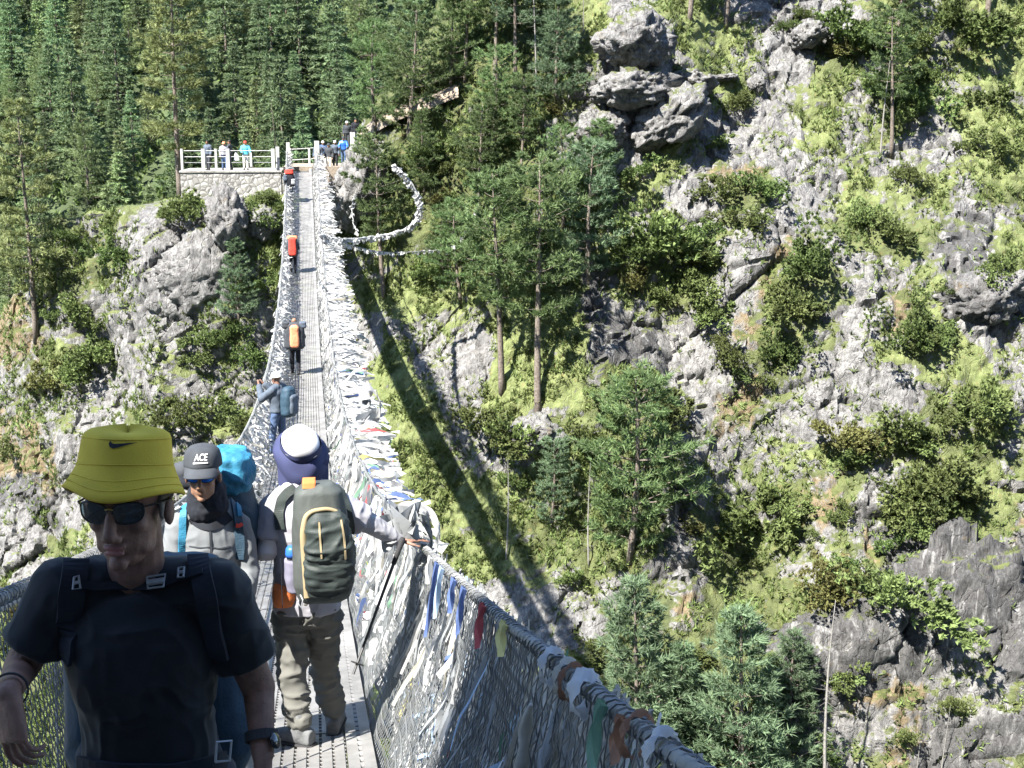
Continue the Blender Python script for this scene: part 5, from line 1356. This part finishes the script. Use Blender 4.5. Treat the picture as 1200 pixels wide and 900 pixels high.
# watch and wrist band
for w_, e_, nm, lab, off_ in ((J['wL'], J['eL'], 'wristwatch', 'dark wristwatch on the left wrist of the man in the yellow hat', 0.02), (J['wR'], J['eR'], 'wristband', 'thin dark band on the right wrist of the man in the yellow hat', .0)):
    d = N(e_ - w_); x, y, _ = frame_of(d); tt = np.linspace(0, 2 * math.pi, 25); c = w_ + d * (.02 + off_); R0 = .034
    q = MB(); wd = .011 if nm == 'wristwatch' else .004
    V = []; 
    for a in tt[:-1]:
        o_ = math.cos(a) * x + math.sin(a) * y
        for rr_, hh in ((R0, -wd), (R0 + .004, -wd), (R0 + .004, wd), (R0, wd)): V.append(c + o_ * rr_ + d * hh)
    F = [(i * 4 + k_, i * 4 + (k_ + 1) % 4, ((i + 1) % 24) * 4 + (k_ + 1) % 4, ((i + 1) % 24) * 4 + k_) for i in range(24) for k_ in range(4)]
    q.add(V, F); q = q.build(nm if nm == 'wristband' else 'wristwatch', M['rubber']); tag(q, lab, 'watch' if 'watch' in nm else 'wristband')
    if nm == 'wristwatch':
        k2 = Prims(); cc = c + N(x * (1 if x[0] > 0 else -1) - np.array([0, .9, 0])) * (R0 + .006)
        k2.ell(cc, .019, .019, .008, (d, N(np.cross(d, cc - c)), N(cc - c))); k2.build('dial', M['lens'], q, True)

# ======== the man with the white and navy hat, seen from behind
Y1 = 6.5
J = dict(head=at(352, 532, Y1 + .06), neck=at(357, 574, Y1), pelvis=at(360, 716, Y1), sL=at(320, 598, Y1), sR=at(400, 596, Y1), eL=at(314, 645, Y1 - .05), wL=at(297, 648, Y1 + .20),
         eR=at(437, 616, Y1 + .03), wR=at(468, 633, Y1 + .07), bf=np.array([.05, 1, 0]), hf=np.array([-.10, 1, .10]))
J['hL'] = J['pelvis'] + (-.085, 0, -.03); J['hR'] = J['pelvis'] + (.085, 0, -.03)
def foot(px, Y): p = at(px, 860, Y); return np.array([p[0], Y, dz(Y) + .10])
J['aL'] = foot(352, 6.36); J['aR'] = foot(392, 6.60)
J['kL'] = at(343, 792, 6.42); J['kR'] = at(380, 788, 6.6); J['toeL'] = np.array([-.8, .55, 0]); J['toeR'] = np.array([.15, 1, 0])
wh = person('person', 'man from behind in white and navy hat, grey T-shirt and khaki trousers, touching the net', J, .009, M['skin'], M['grey_tee'], 'short', M['khaki'], M['boot'],
            hands={'R': dict(d=(1, .12, -.02), n=(0, 0, -1), side=-1, curl=.18, spread=.35, thumb=.3), 'L': dict(d=(-.3, .8, -.1), n=(.6, 0, -.5), side=-1, curl=1.1)}, shirt_off=.024, wr=.009, k=1.0)
R_ = wh['root']; fr = wh['frame']; L = wh['L']
for a, b_, mt_, t0_, t1_ in (('eL', 'wL', 'white_sleeve', 0, .85), ('eR', 'wR', 'grey_sleeve', 0, .95)):
    pr = Prims(); A = J[a]; B = J[b_]; S_ = J['s' + a[1]]
    pr.cap(S_ * .45 + A * .55, .058, A, .054); pr.cap(A, .054, B * t1_ + A * (1 - t1_), .036)
    blob('sun_sleeve', pr, .008, M[mt_], R_, 3, .006, 16)
hc = L(0, -.022, .036)
fr = (fr[0], N(fr[1] + .50 * fr[2] - .10 * fr[0]), N(fr[2] - .50 * fr[1]))
def wobn(t, i):
    back = max(0, -math.sin(t)); front = max(0, math.sin(t))
    return 1 + .03 * math.sin(3 * t + .8) * (i > 1) + .10 * back * (i > 2), (-.055 * back ** 1.5 * max(0, i - 1) / 2 + .012 * math.sin(4 * t) + .010 * front) * (i > 0)
lathe_hat('hat_brim', hc, fr, [(.098, .108, .012), (.112, .122, .002), (.128, .142, -.016), (.142, .160, -.036)], M['navy'], R_, 60, wobn)
lathe_hat('hat_crown', hc, fr, [(.003, .003, .108), (.038, .044, .106), (.068, .078, .098), (.088, .100, .078), (.097, .108, .050), (.100, .110, .026)], M['white_cap'], R_, 48, lambda t, i: (1 + .03 * math.sin(4 * t + i), .004 * math.sin(5 * t)))
lathe_hat('hat_shade_band', hc, fr, [(.1005, .111, .044), (.102, .112, .026), (.102, .112, .010)], M['navy'], R_, 48, lambda t, i: (1.015 + .02 * math.sin(4 * t + 3), .022 * (i == 0) * max(0, math.cos(t + .5))))  # dark band, raised at right to paint shade on the crown
# neck flap
q = Prims(); nb_ = J['neck']
V = []; 
for i in range(7):
    for j in range(13):
        a = -math.pi / 2 + (j - 6) / 6 * 1.15; rr_ = .128 + .012 * i / 6 + .006 * math.sin(j * 1.7)
        V.append(hc + np.asarray(fr[0]) * rr_ * math.cos(a) * (1.1 - .02 * i) + np.asarray(fr[1]) * rr_ * math.sin(a) * (1 - .10 * i / 6) + np.asarray(fr[2]) * (-.035) + np.array([0, 0, -.024 * i]))
q.add(V, [(i * 13 + j, i * 13 + j + 1, (i + 1) * 13 + j + 1, (i + 1) * 13 + j) for i in range(6) for j in range(12)]); q.build('hat_flap', M['navy'], R_, True)
pr = Prims(); lat = np.array([1, 0, 0]); 
pr.loft([(at(333, 686, Y1 - .10) + (-.0, 0, 0), (.06, 0, 0), (0, .06, 0)), (at(333, 700, Y1 - .10), (.062, 0, 0), (0, .06, 0)), (at(333, 709, Y1 - .10), (.05, 0, 0), (0, .05, 0))], 16, 2.6)
blob('waist_pouch', pr, .008, M['orange'], R_, 2, .003, 12)
# backpack of his
bp = empty('backpack', at(376, 700, Y1 - .2)); tag(bp, 'dark green backpack with tan piping worn by the man in the navy hat', 'backpack', 'backpacks')
def C(px, py, dy=0): return at(px, py, Y1 - .26 + dy)
pr = Prims()
pr.loft([(C(372, 566), (.07, 0, 0), (0, .06, 0)), (C(373, 574), (.115, 0, 0), (0, .09, 0)), (C(374, 595), (.130, 0, 0), (0, .11, 0)), (C(377, 640), (.146, 0, 0), (0, .125, 0)), (C(379, 680), (.152, 0, 0), (0, .125, 0)), (C(379, 697), (.130, 0, 0), (0, .10, 0)), (C(378, 702), (.10, 0, 0), (0, .07, 0))], 28, 3)
blob('pack_bag', pr, .008, M['pack_grey'], bp, 2, .006, 9, (1, 1, .6), 5)
pr = Prims()
pr.loft([(C(383, 600, -.10), (.06, 0, 0), (0, .04, 0)), (C(384, 608, -.10), (.098, 0, 0), (0, .06, 0)), (C(386, 640, -.11), (.118, 0, 0), (0, .075, 0)), (C(386, 680, -.10), (.120, 0, 0), (0, .07, 0)), (C(385, 696, -.09), (.10, 0, 0), (0, .05, 0))], 26, 3.2)
fp = blob('front_pocket', pr, .007, M['pack_green'], bp, 2, .017, 11, (.6, 1, 1.6), 6)
fb = obvh(fp)
strap('zip_piping', fb, [(374, 612), (375, 630), (377, 655)], .009, M['tan'], fp, .003, .004)
strap('zip_piping', fb, [(400, 609), (403, 630), (405, 655)], .009, M['tan'], fp, .003, .004)
q = MB(); P = [C(361, 700, -.11), C(358, 660, -.125), C(355, 625, -.125), (C(358, 606, -.12)), C(366, 599, -.12), C(384, 596, -.12), C(400, 601, -.11), C(408, 613, -.09)]
P = np.array(P); t = np.linspace(0, 7, 40); P = np.stack([np.interp(t, range(8), P[:, j]) for j in range(3)], 1)
for _ in range(3): P[1:-1] = (P[:-2] + 2 * P[1:-1] + P[2:]) / 4
wd_ = np.interp(t, [0, 2, 4, 7], [.020, .017, .010, .006]); V = []
for p, w_, tt in zip(P, wd_, np.gradient(P, axis=0)):
    s_ = N(np.cross(N(tt), (0, -1, 0))); 
    for a, b_ in ((-1, .012), (-1, -.010), (1, -.010), (1, .012)): V.append(p + s_ * a * w_ + np.array([0, b_, 0]))
q.add(V, [(i * 4 + j, i * 4 + (j + 1) % 4, (i + 1) * 4 + (j + 1) % 4, (i + 1) * 4 + j) for i in range(39) for j in range(4)]); q.build('piping', M['tan'], bp, True)
q = Prims(); q.loft([(C(362, 560, -.03), (.032, 0, 0), (0, .012, 0)), (C(362, 566, -.05), (.034, 0, 0), (0, .012, 0)), (C(362, 572, -.06), (.032, 0, 0), (0, .010, 0))], 12, 4); q.build('grab_tag', M['orange'], bp)
wb_ = obvh(wh['shirt'])
for pts in ([(346, 572), (338, 577), (330, 586), (327, 600), (329, 620)], [(392, 570), (399, 578), (404, 592), (409, 612), (412, 630)]):
    strap('shoulder_strap', wb_, pts, .05, M['pack_green'], bp, .008, .012)
pr = Prims(); pr.loft([(C(343, 655, .0), (.040, 0, 0), (0, .055, 0)), (C(344, 675, 0), (.046, 0, 0), (0, .06, 0)), (C(346, 692, 0), (.04, 0, 0), (0, .05, 0))], 18, 2.5); blob('side_pocket', pr, .008, M['purple_pocket'], bp, 2, .004, 12)
q = MB(); P = C(343, 665, -.01); q.tube([P, P + (0, 0, .06)], .028, 12); wbt = q.build('water_bottle', M['charcoal']); tag(wbt, 'bottle with a blue lid in the side pocket of the green backpack', 'bottle')
q = MB(); q.tube([P + (0, 0, .058), P + (0, 0, .075), P + (0, 0, .10), P + (0, 0, .112)], [.034, .035, .032, .022], 14); q.build('lid', M['blue_cap'], wbt, True)
q = MB(); q.tube([C(352, 697, -.1), C(355, 703, -.12), C(353, 712, -.12), C(349, 706, -.11)], .004, 5); q.build('carabiner', M['buckle'], bp)
q = MB(); q.beam(C(329, 655, .05), C(331, 712, .05), .012, .004); q.build('hip_strap', M['strap'], bp)
# trekking poles
def tpole(a, b_, label):
    a = np.asarray(a); b_ = np.asarray(b_); d = N(b_ - a); r = empty('trekking_pole', b_); tag(r, label, 'trekking pole', 'trekking poles')
    q = MB(); q.tube([a + d * .1, b_], [.009, .0065], 8); q.build('shaft', M['pole'], r)
    q = MB(); q.tube([a - d * .02, a, a + d * .05, a + d * .13], [.012, .017, .014, .013], 10); q.build('grip', M['rubber'], r, True)
    x, y, _ = frame_of(d); q = MB(); q.tube([b_ - d * .06, b_ - d * .055], .035, 12); q.build('basket', M['rubber'], r)
tpole(at(471, 634, 6.52), at(414, 790, 6.22) + (-.0, 0, 0), 'black trekking pole hanging from the reaching hand down along the net')
tpole(J['wL'] + (-.01, .08, .03), np.array([J['wL'][0] - .02, 6.95, dz(6.95) + .02]), 'trekking pole in the left hand of the man in the navy brim hat')
q = MB(); tt = np.linspace(0, 2 * math.pi, 20); 
P = np.array([J['wL'] + np.array([.035 * math.cos(a), .01 * math.sin(a * 2), .045 * math.sin(a)]) for a in tt]); q.tube(P, .009, 6); tag(q.build('wrist_loop', M['blue_cap'], None, True), 'blue wrist loop on the left hand of the man in the navy brim hat', 'strap')

# ======== the man in the grey jacket with a dark cap
Y2 = 6.2
J = dict(head=at(238, 557, Y2 - .02), neck=at(246, 597, Y2 + .06), pelvis=at(252, 745, Y2 + .12), sR=at(210, 617, Y2 + .05), sL=at(279, 617, Y2 + .08), eR=at(201, 668, Y2 + .02), wR=at(214, 705, Y2 - .12),
         eL=at(290, 668, Y2 + .05), wL=at(286, 706, Y2 - .10), bf=np.array([0, -1, 0]), hf=np.array([-.10, -1, .0]))
J['hL'] = J['pelvis'] + (.085, 0, -.03); J['hR'] = J['pelvis'] + (-.085, 0, -.03)
J['aL'] = np.array([J['hL'][0], 6.15, dz(6.15) + .10]); J['aR'] = np.array([J['hR'][0], 6.45, dz(6.45) + .10])
for S in 'LR': J['k' + S] = (J['h' + S] + J['a' + S]) / 2 + (0, -.06, 0)
gm = person('person', 'man in grey jacket, dark cap and blue mirrored sunglasses carrying a blue pack', J, .008, M['skin_brown'], M['grey_jacket'], 'long', M['charcoal'], M['boot'], shirt_off=.015, wr=.010, k=.95)
R_ = gm['root']; fr = gm['frame']; L = gm['L']
hc = L(0, -.012, .044)
capo = lathe_hat('cap', hc, fr, [(.003, .003, .108), (.035, .04, .106), (.062, .072, .097), (.080, .092, .078), (.088, .101, .050), (.091, .104, .022), (.091, .104, .006)], M['charcoal'], R_, 48, lambda t, i: (1 + .01 * math.sin(6 * t), 0))
V = []; 
for i in range(6):
    for j in range(15):
        a = math.pi / 2 + (j - 7) / 7 * 1.05; k_ = i / 5; rr_ = 1 + 0 * k_
        V.append(hc + np.asarray(fr[0]) * (.090 * math.cos(a)) * (1 + .02 * k_) + np.asarray(fr[1]) * (.103 * math.sin(a) + .062 * k_ * math.sin(a) ** .8) + np.asarray(fr[2]) * (.010 - .030 * k_ - .010 * math.cos(a) ** 2 * 2 * k_))
q = MB(); nV = len(V); V2 = V + [v - np.asarray(fr[2]) * .004 for v in V]; F = [(i * 15 + j, i * 15 + j + 1, (i + 1) * 15 + j + 1, (i + 1) * 15 + j) for i in range(5) for j in range(14)]
F += [tuple(nV + x for x in f[::-1]) for f in F]; F += [(5 * 15 + j, 5 * 15 + j + 1, nV + 5 * 15 + j + 1, nV + 5 * 15 + j) for j in range(14)]; q.add(V2, F); q.build('visor', M['charcoal'], capo, True)
glasses(R_, L, M['blue_lens'], M['frame'], w=.032, h=.019, zc=.008)
pr = Prims(); nk = J['neck'] * .65 + J['head'] * .35
for a_, b_ in ((-.03, .078), (.01, .075), (.045, .070)): pr.cap(nk + (-.02, -.02, a_ - .02), b_, nk + (.02, -.01, a_ - .01), b_)
blob('neck_gaiter', pr, .008, M['black_cloth'], R_, 2, .009, 20)
gb = obvh(gm['shirt'])
strap('collar_panel', gb, [(226, 604), (236, 612), (247, 614), (258, 610), (268, 602)], .07, M['black_cloth'], R_, .004, .004)
strap('zip', gb, [(246, 622), (247, 640), (248, 660), (249, 690)], .010, M['charcoal'], R_, .003, .003)
strap('chest_seam', gb, [(222, 640), (235, 642), (246, 641), (258, 643), (270, 640)], .006, M['charcoal'], R_, .002, .003)
# lettering on the cap
cb = obvh(capo); tc_ = bpy.data.curves.new('lettering', 'FONT'); tc_.body = 'ACE'; tc_.size = 1; tc_.offset = .02; to = bpy.data.objects.new('lettering', tc_); COL.objects.link(to)
dg = bpy.context.evaluated_depsgraph_get(); tm_ = bpy.data.meshes.new_from_object(to.evaluated_get(dg)); bpy.data.objects.remove(to)
co = np.array([v.co[:] for v in tm_.vertices]); mn = co.min(0); mx = co.max(0); V = []
def lx(u, v): return 227.5 + u * 15 + v * 0.8, 540.5 - v * 8.0 - u * .8
okk = True
for p in co:
    u, v = (p[0] - mn[0]) / (mx[0] - mn[0]), (p[1] - mn[1]) / (mx[1] - mn[1]); q_, _ = on(cb, *lx(u, v), .003)
    if q_ is None: okk = False; break
    V.append(q_)
if okk: link('lettering', mkmesh('lettering', V, [tuple(p.vertices) for p in tm_.polygons], M['white_cap']), capo)
else: print('cap text miss')
q = MB(); V = [on(cb, 226.5 + 17 * u, 544 - .9 * u - 2.0 * v, .003)[0] for v in (0, 1) for u in np.linspace(0, 1, 8)]
if all(v is not None for v in V): q.add(V, [(i, i + 1, 8 + i + 1, 8 + i) for i in range(7)]); q.build('lettering', M['white_cap'], capo)
bp = empty('backpack', at(262, 700, Y2 + .3)); tag(bp, 'big bright blue trekking pack on the back of the man in the grey jacket', 'backpack', 'backpacks')
def C(px, py, dy=0): return at(px, py, Y2 + .30 + dy)
pr = Prims(); pr.loft([(C(268, 527), (.07, 0, 0), (0, .09, 0)), (C(269, 534), (.11, 0, 0), (0, .13, 0)), (C(271, 555), (.115, 0, 0), (0, .14, 0)), (C(270, 572), (.10, 0, 0), (0, .12, 0))], 24, 2.6); blob('lid', pr, .008, M['pack_blue'], bp, 2, .016, 13)
pr = Prims(); pr.loft([(C(264, 568), (.13, 0, 0), (0, .12, 0)), (C(264, 600), (.17, 0, 0), (0, .14, 0)), (C(262, 660), (.175, 0, 0), (0, .14, 0)), (C(260, 715), (.14, 0, 0), (0, .12, 0))], 24, 2.8); blob('pack_bag', pr, .010, M['pack_navy'], bp, 2, .009, 9)
pr = Prims(); pr.ell(C(284, 562, -.05), .05, .07, .085); blob('side_pocket', pr, .009, M['pack_blue'], bp, 2, .006, 9)
pr = Prims(); pr.cap(C(196, 556, .05), .050, C(236, 549, .05), .055); blob('foam_roll', pr, .009, M['charcoal'], bp, 2, .008, 9)
pr = Prims(); pr.cap(C(203, 566, -.02), .028, C(226, 566, -.02), .032); blob('stuff_sack', pr, .009, M['black_cloth'], bp, 2, .008, 9)
strap('shoulder_strap', gb, [(219, 588), (216, 600), (214, 615), (213, 632), (212, 650)], .035, M['pack_blue'], bp, .007, .010)
strap('shoulder_strap', gb, [(272, 588), (276, 600), (279, 615), (281, 635), (281, 655)], .045, M['pack_navy'], bp, .007, .010)
strap('strap_pad', gb, [(273, 585), (277, 595), (279, 606)], .028, M['pack_blue'], bp, .016, .008)
strap('red_clip', gb, [(276, 614), (279, 616), (282, 615)], .018, M['red'], bp, .022, .01)
strap('buckle', gb, [(209, 597), (211, 599), (213, 598)], .022, M['buckle'], bp, .022, .008)
tpole(np.array(J['wL']) + (.03, -.05, .02), np.array([J['wL'][0] + .10, 5.85, dz(5.85) + .02]), 'trekking pole held by the man in the grey jacket')

# ======== farther walkers
def pack(c, w, d, h, material, label, bf, parts=(), vox=.02, tilt=0):
    f = N(bf); x = N(np.cross(f, (0, 0, 1))); u = np.array([0, 0, 1.]) + f * tilt; c = np.asarray(c, float)
    bp = empty('backpack', c - u * h / 2); tag(bp, label, 'backpack', 'backpacks')
    pr = Prims(); pr.loft([(c - u * h * .5, x * w * .38, f * d * .38), (c - u * h * .4, x * w * .5, f * d * .5), (c + u * h * .2, x * w * .48, f * d * .5), (c + u * h * .42, x * w * .4, f * d * .4), (c + u * h * .5, x * w * .25, f * d * .25)], 20, 2.8)
    blob('pack_bag', pr, vox, material, bp, 1, .01, 8)
    for nm, (ox, oy, oz), r, mt_ in parts:
        pr = Prims(); o_ = c + x * ox + f * oy + u * oz; pr.loft([(o_ + u * r[2] * q_, x * r[0] * w_, f * r[1] * w_) for q_, w_ in ((-1, .6), (-.85, .92), (-.3, 1.0), (.2, .9), (.8, .95), (1, .55))], 16, 3.6); blob(nm, pr, vox, mt_, bp, 1, .006, 8)
    return bp
def deckpt(px, Y): p = at(px, 450, Y); return p[0], Y, dz(Y) + .005
def simple_hat(P_, material, brim=.13, nm='hat'):
    c = P_['L'](0, -.01, .035); lathe_hat(nm, c, P_['frame'], [(.003, .003, .11), (.06, .07, .10), (.088, .10, .06), (.095, .105, .015), (brim, brim + .01, .0)], material, P_['root'], 20)
# photographer
x, y, z = deckpt(325, 25.5); J = stand(x, y, z, .95, 1.74, .10, 'up'); J['hf'] = J['bf'] + (0, 0, -.1)
P_ = person('person', 'person in slate jacket and jeans holding up a camera at the left net', J, .016, M['skin'], M['slate'], 'long', M['denim'], M['charcoal'], shirt_off=.028)
simple_hat(P_, M['pale_cloth'], .11)
pack((J['neck'] + J['pelvis']) / 2 - N(J['bf']) * .26 + (0, 0, -.02), .34, .26, .60, M['pack_navy'], 'grey-blue backpack on the back of the person photographing at the left net', J['bf'], (('front_pocket', (0, -.12, -.05), (.12, .06, .2), M['slate']),))
q = MB(); c = (J['wL'] + J['wR']) / 2 + N(J['bf']) * .12 + (0, 0, .04); q.box(c, (.13, .07, .08)); q = q.build('camera', M['rubber']); tag(q, 'small dark camera raised by the person at the left net', 'camera'); k2 = MB(); k2.tube([c + N(J['bf']) * .03, c + N(J['bf']) * .11], .032, 10); k2.build('lens', M['lens'], q)
# three laden walkers going away
x, y, z = deckpt(347, 38.5); J = stand(x, y, z, 0, 1.68, .16, 'strap', .18); P_ = person('person', 'dark-clothed porter bent under an orange and black load, nearest of the porters', J, .018, M['skin_brown'], M['black_cloth'], 'long', M['black_cloth'], M['rubber'], shirt_off=.03)
pack(J['neck'] * .6 + J['pelvis'] * .4 - N(J['bf']) * .30, .62, .36, .80, M['charcoal'], 'black load with orange centre panel carried by the porter nearest the camera', J['bf'], (('orange_panel', (0, -.17, .0), (.14, .08, .34), M['salmon']), ('stuff_sack', (-.25, -.02, .32), (.12, .12, .10), M['charcoal']), ('stuff_sack', (.25, -.02, .32), (.12, .12, .10), M['slate'])))
x, y, z = deckpt(348, 57); J = stand(x, y, z, 0, 1.62, .16, 'strap', .12); P_ = person('person', 'small figure with a red load between the two other porters on the bridge', J, .02, M['skin_brown'], M['charcoal'], 'long', M['black_cloth'], M['rubber'], shirt_off=.03)
pack(J['neck'] * .6 + J['pelvis'] * .4 - N(J['bf']) * .28, .46, .34, .85, M['charcoal'], 'red and dark load carried by the middle one of the three porters', J['bf'], (('red_panel', (0, -.15, .02), (.17, .09, .40), M['red']), ('rolled_mat', (0, -.02, .40), (.24, .10, .08), M['salmon'])))
x, y, z = deckpt(347, 70.5); J = stand(x, y, z, 0, 1.66, .14, 'strap', .08); P_ = person('person', 'farthest porter, almost at the top end of the bridge, with a red topped load', J, .02, M['skin_brown'], M['charcoal'], 'long', M['slate'], M['rubber'], shirt_off=.03)
pack(J['neck'] * .65 + J['pelvis'] * .35 - N(J['bf']) * .28, .55, .36, .70, M['black_cloth'], 'dark load with a red top carried by the farthest porter', J['bf'], (('red_lid', (0, -.04, .42), (.24, .15, .13), M['red']), ('stuff_sack', (-.22, -.10, .1), (.12, .12, .15), M['slate']), ('stuff_sack', (.2, -.12, -.1), (.12, .12, .15), M['buckle'])))
# people on the platform
for px0, dy, fc, top_, bot_, hat_, lab, arms in ((244, 1.6, 2.6, 'slate', 'charcoal', None, 'person in dark clothes on the platform, leftmost behind the railing', 'down'),
    (263, 1.4, 3.4, 'grey_tee', 'denim', 'salmon', 'person in a pale top and jeans on the platform beside the one pointing a phone', 'down'), (270, 2.0, 1.4, 'charcoal', 'charcoal', None, 'person in dark clothes raising both hands on the platform', 'up'),
    (288, 1.3, 3.3, 'turquoise', 'pale_cloth', 'red', 'person in a turquoise jacket and red cap leaning at the platform railing', 'rail')):
    X = at(px0, 190, YP + dy)[0]; J = stand(X, YP + dy, PZ, fc, random.uniform(1.62, 1.75), .05, arms)
    P_ = person('person', lab, J, .02, M['skin_brown'] if px0 != 263 else M['skin'], M[top_], 'long', M[bot_], M['rubber'], shirt_off=.03)
    if hat_: simple_hat(P_, M[hat_], .11)
    else:
        pr = Prims(); pr.ell(P_['L'](0, -.02, .05), .085, .10, .085, P_['frame']); blob('hair', pr, .02, M['hair'], P_['root'], 1)
q = Prims(); X = at(277, 180, YP + 1.7)[0]; q.loft([((X, YP + 1.7, PZ + .55), (.16, 0, 0), (0, .04, 0)), ((X, YP + 1.7, PZ + .8), (.14, 0, 0), (0, .04, 0)), ((X - .03, YP + 1.7, PZ + 1.0), (.04, 0, 0), (0, .03, 0))], 12); tag(q.build('bag', M['white_cap']), 'white bag held at the platform railing', 'bag')
# walkers waiting at the right of the bridge end
for px0, py0, dy, fc, top_, bot_, hat_, lab, arms in ((373, 196, 1.0, 3.0, 'slate', 'denim', 'pale_cloth', 'walker in a dark jacket at the gate post, leftmost of the waiting group', 'down'),
    (379, 193, 2.2, 3.3, 'denim', 'pale_cloth', 'pale_cloth', 'walker in a blue jacket and pale trousers behind the gate post', 'strap'), (386, 197, 1.2, 2.8, 'charcoal', 'pale_cloth', 'charcoal', 'walker in black with light trousers in the middle of the waiting group', 'down'),
    (393, 192, 2.6, 3.1, 'slate', 'black_cloth', 'white_cap', 'walker with a white cap in the waiting group', 'down'), (403, 188, 2.4, 3.0, 'blue_cap', 'denim', 'charcoal', 'walker in a bright blue jacket in the waiting group', 'rail'),
    (407, 168, 4.5, 3.2, 'charcoal', 'charcoal', 'white_cap', 'walker in dark clothes higher up the path above the waiting group', 'down'), (417, 166, 5.2, 3.4, 'black_cloth', 'slate', None, 'walker in black at the upper right end of the waiting group', 'down')):
    p = at(px0, py0, YE + dy); J = stand(p[0], p[1], p[2] - .25, fc, random.uniform(1.6, 1.75), .07, arms)
    P_ = person('person', lab, J, .02, M['skin_brown'], M[top_], 'long', M[bot_], M['rubber'], shirt_off=.03)
    if hat_: simple_hat(P_, M[hat_], .11)
    else:
        pr = Prims(); pr.ell(P_['L'](0, -.02, .05), .085, .10, .085, P_['frame']); blob('hair', pr, .02, M['hair'], P_['root'], 1)
